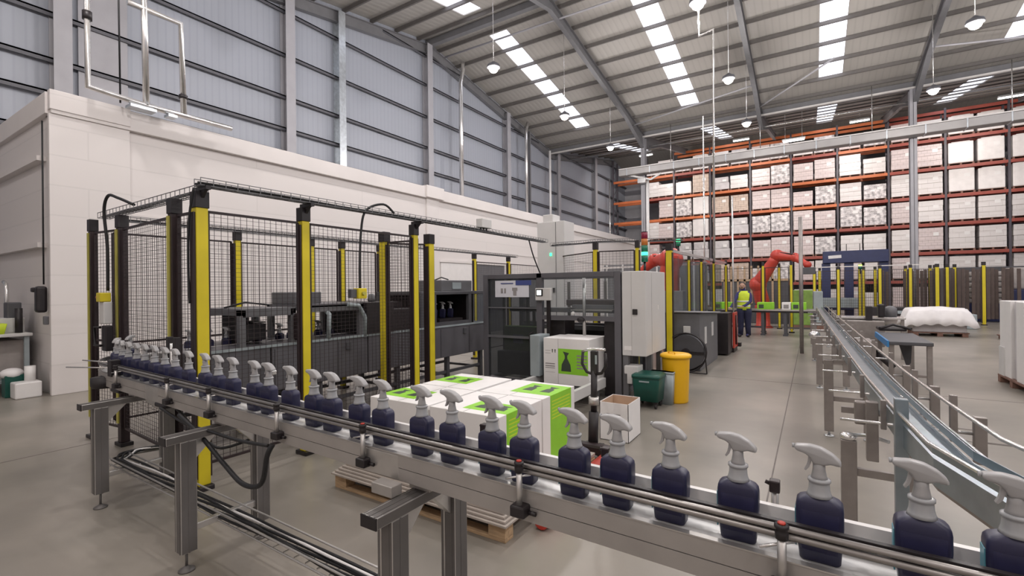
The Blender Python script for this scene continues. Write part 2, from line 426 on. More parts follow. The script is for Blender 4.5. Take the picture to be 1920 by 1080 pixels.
# white inner building
HX = -10.7; HT = 5.05
m = MB()
m.box(WX+.4, HX, 2.55, 35.0, 0, HT-.3); struct(m.build('wall_inner', 'block_wall'))
m = MB(); m.box(HX-.25, HX+.10, 2.52, 35.05, HT-.36, HT, .01); m.box(WX+.4, HX, 2.47, 2.70, HT-.36, HT, .01); m.box(HX-.05, HX+.16, 11.5, 12.35, HT-.34, HT+.05, .01)
trim(m, 'white_wall')
m = MB(); m.box(HX-.01, HX+.07, 2.50, 3.6, 0, HT-.36, .008); m.box(HX, HX+.12, 2.5, 3.6, HT-.30, HT+.03, .01); trim(m, 'block_wall')
m = MB(); m.box(HX-.01, HX+.05, 11.6, 12.2, 0, HT-.36); trim(m, 'white_wall')
m = MB(); m.box(HX-.01, HX+.02, 2.56, 34.9, 3.10, 3.16); m.box(HX, HX+.06, 12.2, 14.15, 2.62, 2.70); m.box(HX, HX+.06, 14.25, 16.3, 2.62, 2.70); trim(m, 'white_wall')
m = MB(); m.box(-15.0, -11.0, 2.43, 2.55, 3.95, 4.03); m.box(-15, -11, 2.43, 2.55, 2.48, 2.56); trim(m, 'white_wall')
# doors in the inner wall
d1 = MB().box(HX, HX+.04, 12.28, 14.08, 0, 2.6, .004).build('door_1', 'white_plastic'); struct(d1)
for y in (12.62, 13.51): MB().box(HX+.04, HX+.07, y-.03, y+.03, 1.55, 2.0).build('door_handle', 'dark_grey', d1)
d2 = MB().box(HX, HX+.04, 14.33, 16.2, 0, 2.6, .004).build('door_2', 'mid_grey'); struct(d2)
MB().box(HX+.04, HX+.05, 14.95, 15.15, .9, 2.2).build('vision_panel', 'bin_grey', d2)

# ================================================================== LIGHTS
hb = thing('high_bay_lamp', 'x', 'lamp')
MB().lathe((0, 0, 0), [(.03, .22), (.06, .2), (.10, .16), (.2, .1), (.22, .02), (.21, 0)], 16).build('housing', 'dark_grey', hb)
MB().lathe((0, 0, 0), [(.001, -.16), (.07, -.15), (.13, -.10), (.16, -.03), (.16, .05), (.001, .06)], 20).build('lens', 'lamp', hb)
MB().tube([(0, 0, .05), (0, 0, 2.2)], .012, 6).build('drop_rod', 'silver', hb)
first = True
lampspots = [(x, y) for x in (-8.9, -2.45, 3.95, 10.4) for y in (-3.2, 2.2, 7.6, 13.0, 18.35, 23.8)]
cols_l = {-8.9: 'leftmost', -2.45: 'second', 3.95: 'third', 10.4: 'rightmost'}
shown = {(-2.45, 13.0): 'glowing high bay lamp nearest the camera, above a bent white conduit', (-2.45, 18.35): 'warm high bay lamp on a rod, just right of the long bent conduit',
         (-2.45, 23.8): 'small warm high bay lamp farthest in its column, above the grey duct', (3.95, 23.8): 'warm high bay lamp just right of the grey steel column top',
         (3.95, 18.35): 'warm high bay lamp at the top right, nearest the right edge', (-8.9, 23.8): 'warm high bay lamp at far left beyond the valley gutter, near the gable wall'}
for x, y in lampspots:
    o = hb if first else copy_tree(hb); first = False
    o.location = (x, y, 9.05)
    k = (x, y)
    for ch in o.children:
        if ch.name.startswith('drop_rod'): ch.scale = (1, 1, (roofz(y)-9.05)/2.2)
    o['label'] = shown.get(k, 'high bay lamp, %s column, %s row from near wall' % (cols_l[x], ORD[[-3.2, 2.2, 7.6, 13.0, 18.35, 23.8].index(y)]))
    o['group'] = 'high bay lamps under the roof'
    L = bpy.data.lights.new('lamp_light', 'POINT'); L.shadow_soft_size = .18; L.energy = LAMP_POWER; L.color = (1, .95, .93)
    lo = bpy.data.objects.new('lamp_light', L); col.objects.link(lo); lo.location = (0, 0, -.45); lo.parent = o
tl = thing('batten_light', 'long bright white tube light above the racking aisle', 'lamp', (-.8, 30.2, 9.7))
MB().box(-1.35, -.25, 30.1, 30.3, 9.68, 9.76, .01).build('housing', 'cab_grey', tl); MB().box(-1.3, -.3, 30.12, 30.28, 9.6, 9.68, .02).build('diffuser', 'tube_light', tl)
MB().tube([(-1.2, 30.2, 9.76), (-1.2, 30.2, 11.52)], .01, 5).tube([(-.4, 30.2, 9.76), (-.4, 30.2, 11.52)], .01, 5).build('hanger', 'silver', tl)
L = bpy.data.lights.new('tube_lamp', 'AREA'); L.shape = 'RECTANGLE'; L.size = 1; L.size_y = .2; L.energy = 60
lo = bpy.data.objects.new('tube_lamp', L); col.objects.link(lo); lo.location = (0, 0, -.12); lo.parent = tl
for i, (x, y) in enumerate([(-10.5, 40), (-4, 40), (2.5, 40), (9, 40)]):
    t = thing('aisle_lamp', 'small aisle lamp before the racking, %s from the left' % ORD[i], 'lamp', (x, 35.5, 11.6), 'aisle lamps before the racking')
    MB().box(x-.5, x+.5, 35.4, 35.6, 11.62, 11.72, .01).build('housing', 'cab_grey', t); MB().box(x-.48, x+.48, 35.42, 35.58, 11.58, 11.62).build('diffuser', 'tube_light', t)
    MB().tube([(x, 35.5, 11.7), (x, 35.5, 12.4)], .01, 5).build('hanger', 'silver', t)
    L = bpy.data.lights.new('aisle_light', 'AREA'); L.shape = 'RECTANGLE'; L.size = 1; L.size_y = .2; L.energy = 750; L.color = (1, .92, .85)
    lo = bpy.data.objects.new('aisle_light', L); col.objects.link(lo); lo.location = (0, 0, -.05); lo.rotation_euler = (math.radians(42), 0, 0); lo.parent = t

# ================================================================== PALLET RACKING
RF, RB = 41.0, 42.1          # front and back faces
UPX = [-15.13, -12.37, -9.79, -6.93, -4.02, -1.27, 1.58, 4.45, 7.36, 10.3, 13.2, 16.0]
LV = [1.93, 3.80, 5.67, 7.48, 9.30, 11.18, 12.95]
rack = thing('pallet_rack', 'tall pallet racking with dark uprights and orange beams across the back of the hall', 'racking', (-15.13, RF, 0))
for x in UPX:
    m = MB(); TZ = 13.1
    for y in (RF, RB): m.box(x-.06, x+.06, y, y+.1, .02, TZ)
    m.box(x-.1, x+.1, RF-.03, RB+.13, 0, .02)
    k = 0; z = .4
    while z < TZ-1:
        a, b = (RF+.05, RB+.05) if k % 2 == 0 else (RB+.05, RF+.05)
        m.bar((x, a, z), (x, b, z+.9), .03, .03); z += .95; k += 1
    m.build('upright_frame', 'upright', rack)
for li, z in enumerate(LV):
    for bi in range(len(UPX)-1):
        if li == 6 and bi in (0, 1): continue
        x0, x1 = UPX[bi]+.06, UPX[bi+1]-.06
        m = MB()
        for y in (RF, RB+.04): m.box(x0, x1, y-.03, y+.05, z-.2, z, .008)
        m.build('beam', 'orange_beam' if (bi < 7 and li > 2 and (li*2+bi) % 3 != 0) or (li == 6 and bi < 7) or bi == 0 else 'red_beam', rack)
NAMEL = ['floor', 'second', 'third', 'fourth', 'fifth', 'sixth', 'top']
def load_proto(kind, wd, ht):
    r = thing('pallet_load', 'x', 'pallet load')
    m = MB()
    for x in (-wd/2+.05, 0, wd/2-.05): m.box(x-.05, x+.05, -.5, .5, .02, .12)
    m.box(-wd/2, wd/2, -.5, .5, .12, .145); m.box(-wd/2, wd/2, -.5, -.4, 0, .02); m.box(-wd/2, wd/2, .4, .5, 0, .02)
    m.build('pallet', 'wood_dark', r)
    m = MB(); w2 = wd/2-.02
    if kind in ('wrap_layers', 'wrap_brown', 'wrap_pink', 'wrap_speck'):
        n = max(3, int(ht/.28)); h = ht/n
        for i in range(n):
            j = random.uniform(-.012, .012)
            m.box(-w2+j, w2+j, -.48+j, .48-j, .145+i*h, .145+(i+1)*h-.006, .012)
    elif kind == 'wrap_white':
        m.box(-w2, w2, -.48, .48, .145, .145+ht, .05)
        m.box(-w2*.7, w2*.75, -.4, .4, .145+ht, .145+ht+.05, .02)
    else:
        m.box(-w2, w2, -.48, .48, .145, .145+ht*.55, .04); m.box(-w2*.92, w2*.9, -.45, .45, .145+ht*.55, .145+ht, .05)
    m.build('wrapped_goods', kind, r)
    m = MB(); m.box(w2*.2, w2*.65, -.492, -.484, .145+ht*.62, .145+ht*.78); m.build('load_label', 'white_plastic', r)
    return r
DESC = {'wrap_layers': 'layered off-white wrapped cartons', 'wrap_brown': 'brown cartons', 'wrap_pink': 'pinkish wrapped cartons',
        'wrap_speck': 'dark speckled white goods', 'wrap_white': 'plain white wrapped block', 'wrap_grey': 'grey shrink-wrapped block'}
protos = {}
def load(kind, wd, ht):
    k = (kind, wd, ht)
    if k not in protos: protos[k] = [load_proto(*k), True]; return protos[k][0]
    return copy_tree(protos[k][0])
rnd = random.Random(5)
for li in range(7):
    z = 0 if li == 0 else LV[li-1]
    for bi in range(1, 10):
        if li == 0 and bi < 2: continue
        x0, x1 = UPX[bi]+.08, UPX[bi+1]-.08
        n = 2
        for s in range(n):
            if rnd.random() < .03 and li < 6 and bi < 6: continue
            wd = 1.27
            if bi >= 8: kind = 'wrap_white' if li in (4, 5, 6) else 'wrap_layers'
            elif bi == 6 or bi == 5: kind = rnd.choice(['wrap_speck', 'wrap_layers', 'wrap_layers', 'wrap_pink'])
            elif bi == 4: kind = rnd.choice(['wrap_pink', 'wrap_speck'])
            elif bi == 3: kind = rnd.choice(['wrap_white', 'wrap_layers', 'wrap_brown', 'wrap_grey'])
            elif bi == 2: kind = rnd.choice(['wrap_white', 'wrap_speck', 'wrap_grey', 'wrap_brown'])
            else: kind = rnd.choice(['wrap_layers', 'wrap_pink'])
            ht = rnd.choice([1.35, 1.4, 1.45]) if bi >= 7 else rnd.choice([1.0, 1.25, 1.38, 1.42])
            if li == 6: ht = min(ht, 1.15)
            o = load(kind, wd, ht)
            o.location = (x0+(x1-x0)*(s+.5)/n+rnd.uniform(-.03, .03), RF+.55+rnd.uniform(-.04, .03), z)
            o['label'] = '%s, %s rack level, %s bay from left, %s place' % (DESC[kind], NAMEL[li], ORD[bi], ['left', 'right'][s])
            o['category'] = 'pallet load'; o['group'] = 'pallet loads in the racking'
# duct in front of racking
m = thing('air_duct', 'long pale grey rectangular duct crossing high in front of the racking', 'duct', (-10, 29, 8.46))
MB().box(-10.1, 12, 28.35, 28.95, 8.58, 8.96, .03).build('duct_body', 'duct', m)
b = MB()
for k in range(16): b.box(-9.6+k*1.4, -9.55+k*1.4, 28.33, 28.97, 8.56, 8.98, .005)
b.build('duct_flange', 'galv', m)
b = MB(); b.box(-10.1, 12, 28.36, 28.46, 8.97, 9.02); b.build('top_rail', 'gutter', m)
for x in (-7, -2.3, 2.5, 7.3): MB().tube([(x, 28.65, 9.0), (x, 28.65, roofz(28.65)-.2)], .02, 6).build('hanger', 'silver', m)
t = thing('wall_bracket', 'steel bracket arms fixed around the far column below the duct', 'bracket', (-8.8, 29, 8.3))
MB().bar((-9.9, 28.7, 8.75), (-8.2, 28.7, 8.2), .06, .1).bar((-8.2, 28.7, 8.2), (-7.6, 28.7, 8.5), .08, .1).build('arm', 'cab_grey', t)
MB().box(-9.0, -8.5, 28.6, 28.95, 8.05, 8.35, .02).build('clamp', 'silver', t)
t = MB().tube([(-14.5, 30.5, 10.75), (12, 30.5, 10.75)], .045, 8).build('sprinkler_pipe', 'silver', None, (0, 30.5, 10.75)); tag(t, 'thin straight pipe running across the hall above the duct', 'pipe')
# column services: white downpipe beside the far left column
t = MB().tube([(-8.5, 29.0, 2.9), (-8.5, 29.0, 8.3)], .1, 10).build('white_downpipe', 'white_plastic', None, (-8.5, 29, 2.9)); tag(t, 'white vertical pipe beside the far left steel column', 'pipe')
# flues and pipes on the gable wall
def pipe(name, pts, r, mt, label, cat='pipe'):
    o = MB().tube(pts, r, 10).build(name, mt, None, pts[0]); tag(o, label, cat); return o
pipe('flue_pipe', [(-14.7, 18.55, 4.9), (-14.7, 18.55, 11.9), (-14.7, 18.75, 12.7), (-14.7, 18.75, 13.05)], .11, 'silver', 'thick shiny metal flue rising up the gable wall to the roof')
pipe('flue_pipe', [(-14.7, 24.9, 4.9), (-14.7, 24.9, 11.2), (-14.7, 25.15, 11.9)], .1, 'silver', 'shiny flue beside the dark strut, second flue along the gable wall')
pipe('downpipe', [(-14.8, 28.2, 4.9), (-14.8, 28.2, 10.9)], .08, 'white_plastic', 'slim pale downpipe under the valley gutter on the gable wall')
pipe('rack_post', [(-14.9, 39.5, 0), (-14.9, 39.5, 11.2)], .05, 'silver', 'thin silver pipe at the far end of the gable wall beside the racking')
# silver framed pipework top left
t = thing('insulated_pipework', 'silver clad pipe loops fixed above the white corner of the inner building', 'pipework', (-10.5, 3, 5.05))
X = -10.4
MB().tube([(X, 2.94, 9), (X, 2.94, 5.22), (X, 3.8, 5.16), (X, 5.3, 5.16)], .055, 10).build('lower_pipe', 'silver', t)
MB().tube([(X, 3.74, 8.5), (X, 3.78, 5.16)], .055, 10).build('upright_pipe', 'silver', t)
MB().tube([(X, 3.5, 6.95), (X, 4.36, 6.95), (X, 4.40, 5.18)], .055, 10).build('outer_loop', 'silver', t)
MB().tube([(X, 4.39, 5.49), (X, 4.39, 5.56)], .075, 10).tube([(X, 2.94, 6.36), (X, 2.94, 6.5)], .07, 10).build('pipe_clamp', 'black', t)
MB().box(X-.12, X+.12, 3.5, 3.9, 5.05, 5.1).box(X-.1, X+.1, 4.1, 4.25, 5.05, 5.1).build('foot_bracket', 'galv', t)
MB().tube([(X-.1, 3.4, 9), (X-.1, 3.42, 5.12)], .015, 6).build('black_cable', 'cable', t)
t = MB().tube([(-14.9, -2.0, 5.3), (-14.9, 2.4, 5.3)], .07, 8).build('wall_pipe', 'silver', None, (-14.9, 2.4, 5.3)); tag(t, 'shiny horizontal pipe on the gable wall at the far left edge', 'pipe')
# conduits hanging inside the hall
def cond(pts, r, label): return pipe('conduit', pts, r, 'silver', label, 'conduit')
cond([(-2.43, 13, 9.03), (-2.43, 13, 8.19), (-2.08, 13, 8.27), (-2.12, 13, 2.33)], .03, 'long bent white conduit dropping from the nearest lamp to the robot cell')
cond([(-1.8, 13.9, 0), (-1.8, 13.9, 4.1)], .022, 'short vertical conduit stub right of the long bent conduit')
cond([(-2.35, 13.0, 0), (-2.35, 13.0, 6.1)], .02, 'thin conduit close beside the long bent conduit')

# ================================================================== SAFETY FENCES
def wire_panel(parent, x0, y0, x1, y1, z0, z1, dx=.055, dz=.04, wr=.0016, fr=.022, mid=None):
    m = MB(); L = math.hypot(x1-x0, y1-y0)
    for z in ([z0, z1] + ([mid] if mid else [])): m.bar((x0, y0, z), (x1, y1, z), fr, fr)
    m.bar((x0, y0, z0), (x0, y0, z1), fr, fr); m.bar((x1, y1, z0), (x1, y1, z1), fr, fr)
    p = m.build('panel_frame', 'black_frame', parent)
    m = MB(); ux, uy = (x1-x0)/L, (y1-y0)/L
    n = max(1, int(L/dx))
    for i in range(1, n):
        s = L*i/n; a = (x0+ux*s, y0+uy*s)
        m.bar((*a, z0), (*a, z1), wr*2, wr*2)
    n = max(1, int((z1-z0)/dz))
    for i in range(1, n):
        z = z0+(z1-z0)*i/n; m.bar((x0, y0, z), (x1, y1, z), wr*1.6, wr*1.6)
    m.build('wire_mesh', 'black_frame', p)
    return p
def post(parent, x, y, w=.075, style='y', top=2.42, ax='x'):
    if style == 'y':
        m = MB(); m.box(x-w/2, x+w/2, y-w/2, y+w/2, .04, top, .004)
        p = m.build('fence_post', 'yellow', parent)
    elif style == 'k':   # black post with a yellow strip
        m = MB(); m.box(x-w/2, x+w/2, y-w/2, y+w/2, .04, top, .004); p = m.build('fence_post', 'black_frame', parent)
        MB().box(x-w*.5, x+w*.05, y-w/2-.012, y-w/2, .25, top-.02).build('yellow_strip', 'yellow_dim', p)
    MB().box(x-w/2-.008, x+w/2+.008, y-w/2-.008, y+w/2+.008, top, top+.14, .004).build('post_cap', 'black', p)
    MB().box(x-.09, x+.09, y-.06, y+.06, 0, .04, .006).build('foot_plate', 'black', p)
    if style == 'y':
        if ax == 'y': MB().box(x-w*.35, x+w*.35, y-w/2-.018, y-w/2, .1, top-.04).box(x-w*.35, x+w*.35, y+w/2, y+w/2+.018, .1, top-.04).build('black_edge', 'black_frame', p)
        else: MB().box(x-w/2-.018, x-w/2, y-w*.35, y+w*.35, .1, top-.04).box(x+w/2, x+w/2+.018, y-w*.35, y+w*.35, .1, top-.04).build('black_edge', 'black_frame', p)
    return p
f = thing('safety_fence', 'black mesh safety fence with yellow posts, end side facing the bottle conveyor', 'fence', (-7.1, 2.05, 0))
post(f, -7.14, 2.05, .07, 'k'); post(f, -6.5, 2.12, .085, 'k'); post(f, -4.98, 2.02, .08, 'k')
wire_panel(f, -7.07, 2.05, -6.58, 2.10, .2, 2.40, mid=1.15); wire_panel(f, -6.42, 2.11, -5.05, 2.03, .2, 2.40, mid=1.15); wire_panel(f, -4.91, 2.02, -4.56, 2.02, .2, 2.40)
f = thing('safety_fence', 'long black mesh safety fence with bright yellow posts running away from the corner post', 'fence', (-4.48, 2.0, 0))
post(f, -4.46, 2.0, .095, ax='y'); post(f, -4.48, 3.0, .085, ax='y'); post(f, -4.48, 4.62, .08, ax='y')
MB().box(-4.505, -4.415, 1.953, 1.957, 1.62, 1.78).build('bolt_plate', 'yellow_dim', f)
wire_panel(f, -4.48, 2.07, -4.48, 2.93, .2, 2.40); wire_panel(f, -4.48, 3.07, -4.48, 4.56, .2, 2.40, mid=None)
f = thing('fence_gate', 'mesh gate with thick yellow posts standing across the near machine', 'gate', (-5.0, 4.6, 0))
post(f, -5.02, 4.6, .10, top=2.36); post(f, -4.72, 5.18, .10, top=2.36, ax='y')
wire_panel(f, -4.95, 4.6, -4.55, 4.62, .15, 2.35); wire_panel(f, -5.02, 4.68, -4.76, 5.12, .15, 2.35)
f = thing('safety_fence', 'rear mesh safety fence with yellow posts beside the white inner wall', 'fence', (-6.9, 2.1, 0))
ry = [3.58, 4.75, 5.35, 6.2]
for y in ry: post(f, -6.9, y, .075, ax='y')
prev = 2.12
for y in ry: wire_panel(f, -6.95, prev+.06, -6.95, y-.06, .2, 2.40, dx=.055, dz=.035, mid=1.1); prev = y
f = thing('safety_fence', 'two slim yellow fence posts and rails before the dark door', 'fence', (-6.9, 9.16, 0))
post(f, -6.9, 9.16, .075, ax='y'); post(f, -6.9, 10.68, .075, ax='y'); wire_panel(f, -6.9, 9.25, -6.9, 10.6, .2, 2.35, dx=.07, dz=.05); wire_panel(f, -6.9, 10.8, -6.9, 14.0, .2, 2.35, dx=.07, dz=.05)
f = thing('safety_fence', 'mesh safety fence with yellow posts right behind the case packer', 'fence', (-3.5, 8.5, 0))
post(f, -3.5, 8.5, .075); post(f, -2.72, 8.6, .06); post(f, -2.42, 9.7, .11)
wire_panel(f, -3.43, 8.5, -2.78, 8.6, .2, 2.38, dx=.06, dz=.05); wire_panel(f, -5.1, 9.6, -3.55, 8.52, .2, 2.38, dx=.06, dz=.05)
f = thing('robot_cell_fence', 'clear panelled robot cell fence with thin posts right of the green bin area', 'fence', (-2.4, 9.7, 0))
for x, y in ((-2.38, 11.3), (-2.3, 12.3), (-2.2, 13.4), (-2.1, 14.8)): post(f, x, y, .045, 'y', 2.30)
MB().bar((-2.4, 9.75, 2.42), (-2.1, 14.8, 2.36), .04, .06).bar((-2.1, 14.8, 2.36), (-6.5, 15.4, 2.36), .04, .06).build('top_rail', 'silver', f)
MB().box(-2.36, -2.345, 9.8, 14.7, .3, 2.3, rot=Matrix.Rotation(math.radians(-3.2), 3, 'Z')).build('clear_panel', 'glass_grey', f)

# cable trays
def tray(label, path, cables=3, w=.11):
    t = thing('cable_tray', label, 'cable tray', path[0])
    m = MB()
    for (a, b) in zip(path[:-1], path[1:]):
        a = Vector(a); b = Vector(b); d = (b-a); L = d.length; d.normalize(); s = Vector((-d.y, d.x, 0))
        for o, z in ((-w/2, .06), (-w/2, 0), (-w/6, 0), (w/6, 0), (w/2, 0), (w/2, .06)): m.bar(a+s*o+Vector((0, 0, z)), b+s*o+Vector((0, 0, z)), .006)
        n = int(L/.1)
        for i in range(n+1):
            p = a+d*(L*i/max(1, n))
            m.bar(p-s*w/2, p+s*w/2, .005); m.bar(p-s*w/2, p-s*w/2+Vector((0, 0, .06)), .005, .005, (1, 0, 0)); m.bar(p+s*w/2, p+s*w/2+Vector((0, 0, .06)), .005, .005, (1, 0, 0))
    m.build('wire_basket', 'steel_grey', t)
    for k in range(cables):
        o = (k-(cables-1)/2)*.025
        pts = []
        for a, b in zip(path[:-1], path[1:]):
            a = Vector(a); b = Vector(b); n = 6; d = (b-a).normalized(); s = Vector((-d.y, d.x, 0))
            for i in range(n): pts.append(a+(b-a)*i/n+s*(o+.008*math.sin(i*2.1+k))+Vector((0, 0, .018+.006*math.sin(i*1.3+k*2))))
        pts.append(Vector(path[-1])+Vector((0, 0, .018)))
        MB().tube(pts, .011, 6).build('cable', 'cable', t)
    return t
tray('wire cable tray with black cables along the top of the long near fence', [(-4.38, 1.95, 2.60), (-4.38, 4.7, 2.60), (-4.48, 8.3, 2.60)], 4)
tray('wire cable tray across the end fence above the conveyor start', [(-7.1, 2.14, 2.58), (-4.6, 2.08, 2.58)], 2)
tray('rear wire cable tray in front of the white wall', [(-6.85, 2.2, 2.54), (-6.85, 11.0, 2.54)], 1)
tray('cable tray running from the tall grey cabinet towards the stack light', [(-4.5, 8.6, 2.55), (-3.5, 8.55, 2.56), (-2.2, 9.9, 2.62)], 1)
for i, (x, y, l) in enumerate([(-4.46, 2.0, 'bracket arm under the tray at the corner fence post'), (-4.48, 3.0, 'bracket arm under the tray at the second post of the long fence'), (-4.48, 4.62, 'bracket arm under the tray at the third post of the long fence')]):
    m = MB(); m.bar((x, y, 2.48), (x+.12, y, 2.59), .025, .04); m.box(x-.03, x+.16, y-.02, y+.02, 2.565, 2.6); o = m.build('tray_bracket', 'black', None, (x, y, 2.48)); tag(o, l, 'bracket', 'cable tray brackets')
def cable(name, pts, r, label, n=6, mt='cable'):
    P = [Vector(p) for p in pts]; out = []
    for i in range(len(P)-1):
        p0 = P[max(0, i-1)]; p1 = P[i]; p2 = P[i+1]; p3 = P[min(len(P)-1, i+2)]
        for k in range(n):
            t = k/n; out.append(.5*((2*p1)+(-p0+p2)*t+(2*p0-5*p1+4*p2-p3)*t*t+(-p0+3*p1-3*p2+p3)*t**3))
    out.append(P[-1])
    o = MB().tube(out, r, 8).build(name, mt, None, P[0]); tag(o, label, 'cable'); return o
cable('black_cable', [(-4.3, 4.1, 2.63), (-4.32, 3.95, 2.72), (-4.36, 3.72, 2.62), (-4.38, 3.66, 2.35), (-4.38, 3.64, 1.9), (-4.38, 3.64, 1.72)], .014, 'thick black cable looping off the tray down to the yellow switch box')
cable('black_cable', [(-6.0, 2.06, 2.62), (-6.3, 2.02, 2.72), (-6.5, 2.0, 2.76), (-6.62, 2.0, 2.6), (-6.6, 2.02, 2.2), (-6.6, 2.02, 1.72)], .016, 'black cable looping over the left end of the fence down to the control box')
cable('black_cable', [(-4.40, 1.93, 2.58), (-4.47, 1.92, 2.3), (-4.5, 1.925, 1.9), (-4.49, 1.93, 1.6)], .01, 'thin black cable hanging down the face of the yellow corner post')
cable('black_cable', [(-4.45, 7.6, 2.6), (-4.44, 7.75, 2.3), (-4.42, 7.95, 2.0), (-4.42, 8.0, 1.96)], .012, 'thin cable sloping from the tray down to the case packer')
t = thing('emergency_stop', 'yellow emergency stop box hanging on a cable inside the near mesh fence', 'switch', (-4.38, 3.64, 1.62))
MB().box(-4.43, -4.33, 3.58, 3.70, 1.6, 1.72, .01).build('box', 'yellow', t); MB().tube([(-4.33, 3.64, 1.66), (-4.30, 3.64, 1.66)], .022, 10).build('button', 'yellow_dim', t); MB().box(-4.42, -4.36, 3.5, 3.58, 1.61, 1.71, .005).build('back_plate', 'dark_grey', t)
t = thing('control_box', 'grey pendant control box with yellow and red emergency stop at the left fence post', 'switch', (-6.58, 1.98, 1.3))
MB().box(-6.64, -6.5, 1.95, 2.03, 1.36, 1.6, .01).build('box', 'cab_grey', t); MB().box(-6.62, -6.5, 1.92, 2.02, 1.6, 1.70, .01).build('stop_housing', 'yellow', t)
MB().tube([(-6.62, 1.97, 1.65), (-6.72, 1.97, 1.65)], .025, 10).build('stop_button', 'red', t); MB().tube([(-6.6, 1.95, 1.32), (-6.7, 1.93, 1.32), (-6.7, 1.93, 1.12), (-6.58, 1.95, 1.12)], .015, 6).build('handle', 'black', t)
MB().box(-6.6, -6.48, 1.96, 2.03, 1.06, 1.34, .01).build('latch_block', 'black', t)
t = thing('junction_box', 'small light grey junction box sitting on the fence cable tray', 'box', (-4.4, 6.1, 2.66))
MB().box(-4.46, -4.34, 5.98, 6.24, 2.66, 2.80, .008).build('box', 'cab_grey', t)
b = MB()
for k in range(3): b.tube([(-4.4, 6.02+k*.08, 2.66), (-4.4, 6.02+k*.08, 2.62)], .012, 8)
b.build('cable_gland', 'black', t)
# stack lights
def stack_light(x, y, z0, sc_, label, lit='green_lit', full=True):
    t = thing('stack_light', label, 'stack light', (x, y, z0)); r = .042*sc_
    MB().tube([(x, y, z0), (x, y, z0+.14*sc_)], r*.4, 8).build('stem', 'black', t)
    z = z0+.14*sc_
    for k, mt in enumerate(['stack_green', lit, 'stack_green', 'stack_amber', 'stack_red'] if full else ['stack_green', lit]):
        h = (.085 if mt != lit else .045)*sc_
        MB().lathe((x, y, z), [(r*.9, 0), (r, .004), (r, h-.004), (r*.9, h)], 14).build('lens', mt, t); z += h
    MB().lathe((x, y, z), [(r, 0), (r, .01), (.001, .02)], 14).build('cap', 'black', t)
stack_light(-2.3, 7.65, 1.93, 1.25, 'stack light with red top and lit green band above the case packer cabinet')
stack_light(-2.75, 11.9, 2.5, 1.3, 'glowing green beacon on the robot cell fence behind', full=False)
stack_light(1.9, 27.5, 2.2, 1.6, 'yellow-green beacon glowing among the far yellow posts', 'yg_lit', False)

# ================================================================== FILLING MACHINE INSIDE THE FENCE
t = thing('filling_line', 'long dark grey filling line machine inside the mesh fence with openings showing bottles', 'machine', (-6, 2.6, 0))
XF, XBk = -5.45, -6.45
m = MB()
for (a, b) in ((2.3, 3.2), (3.22, 4.65), (4.67, 6.0), (6.02, 7.6)): m.box(XBk, XF, a, b, .5, 1.06, .01)
m.build('base_cabinet', 'machine', t)
m = MB()
for y in (2.5, 3.9, 5.3, 6.5, 7.5):
    for x in (XBk+.08, XF-.08): m.box(x-.035, x+.035, y-.035, y+.035, 0.0, .5)
    m.box(XBk+.08, XF-.08, y-.02, y+.02, .16, .2)
for x in (XBk+.08, XF-.08): m.box(x-.02, x+.02, 2.5, 7.5, .2, .25)
m.build('under_frame', 'dark_grey', t)
MB().box(XF, XF+.012, 2.3, 7.6, 1.03, 1.06).build('edge_trim', 'bin_grey', t)
def portal(y0, y1, z1, nm='guard_frame', mt='mid_grey', depth=None, wth=.07):
    m = MB(); d = depth or (XBk+.1)
    for y in (y0, y1):
        m.box(XF-wth, XF, y-wth/2, y+wth/2, 1.06, z1); m.box(d, d+wth, y-wth/2, y+wth/2, 1.06, z1)
        m.box(d, XF, y-wth/2, y+wth/2, z1-.06, z1)
    m.box(XF-wth, XF, y0, y1, z1-.08, z1); m.box(d, d+wth, y0, y1, z1-.08, z1)
    m.build(nm, mt, t)
portal(2.88, 3.5, 1.48); MB().box(XBk+.1, XF, 2.86, 3.52, 1.48, 1.495).build('top_plate', 'mid_grey', t)
MB().box(-6.2, -5.9, 3.02, 3.2, 1.06, 1.42, .01).box(-6.1, -5.7, 3.0, 3.3, 1.1, 1.3, .01).build('motor_block', 'black', t)
MB().box(-6.1, -5.8, 3.25, 3.35, 1.3, 1.32).build('label_plate', 'white_plastic', t)
MB().box(-5.53, -5.3, 3.5, 3.62, 1.08, 1.42, .04).build('drive_cover', 'black_frame', t)
portal(3.72, 4.55, 1.50, mt='mid_grey'); MB().box(XBk+.1, XF, 3.7, 4.57, 1.48, 1.52).build('top_plate', 'machine', t)
MB().box(-6.35, -5.8, 3.75, 4.15, 1.52, 1.68, .01).build('top_housing', 'mid_grey', t)
MB().tube([(XF, 4.0, 1.06), (XF+.02, 4.0, 1.38), (XF-.1, 4.0, 1.47)], .03, 8).build('curved_guard', 'bin_grey', t)
MB().tube([(XF, 4.6, 1.02), (XF, 4.62, 1.3), (XF, 4.5, 1.48), (XF, 4.3, 1.5)], .03, 8).build('curved_guard', 'bin_grey', t)
MB().box(-6.5, -5.42, 4.62, 5.15, 1.06, 1.52, .01).build('control_housing', 'black', t)
MB().box(-6.5, XF, 5.15, 5.75, 1.06, 1.4, .01).box(-6.4, -5.8, 5.2, 5.7, 1.4, 1.5, .01).build('capper_block', 'black', t)
MB().lathe((-5.7, 4.95, 1.52), [(.05, 0), (.06, .02), (.05, .1), (.02, .12)], 12).build('knob', 'mid_grey', t)
m = MB(); m.box(-6.5, XF, 5.75, 7.55, 1.60, 1.66, .008); m.box(-6.5, -6.42, 5.75, 7.55, 1.06, 1.6)
for a, b in ((5.75, 6.15), (7.05, 7.2)): m.box(XF-.06, XF, a, b, 1.06, 1.6)
m.box(XF-.06, XF, 6.15, 7.05, 1.06, 1.12); m.build('guard_box', 'dark_grey', t)
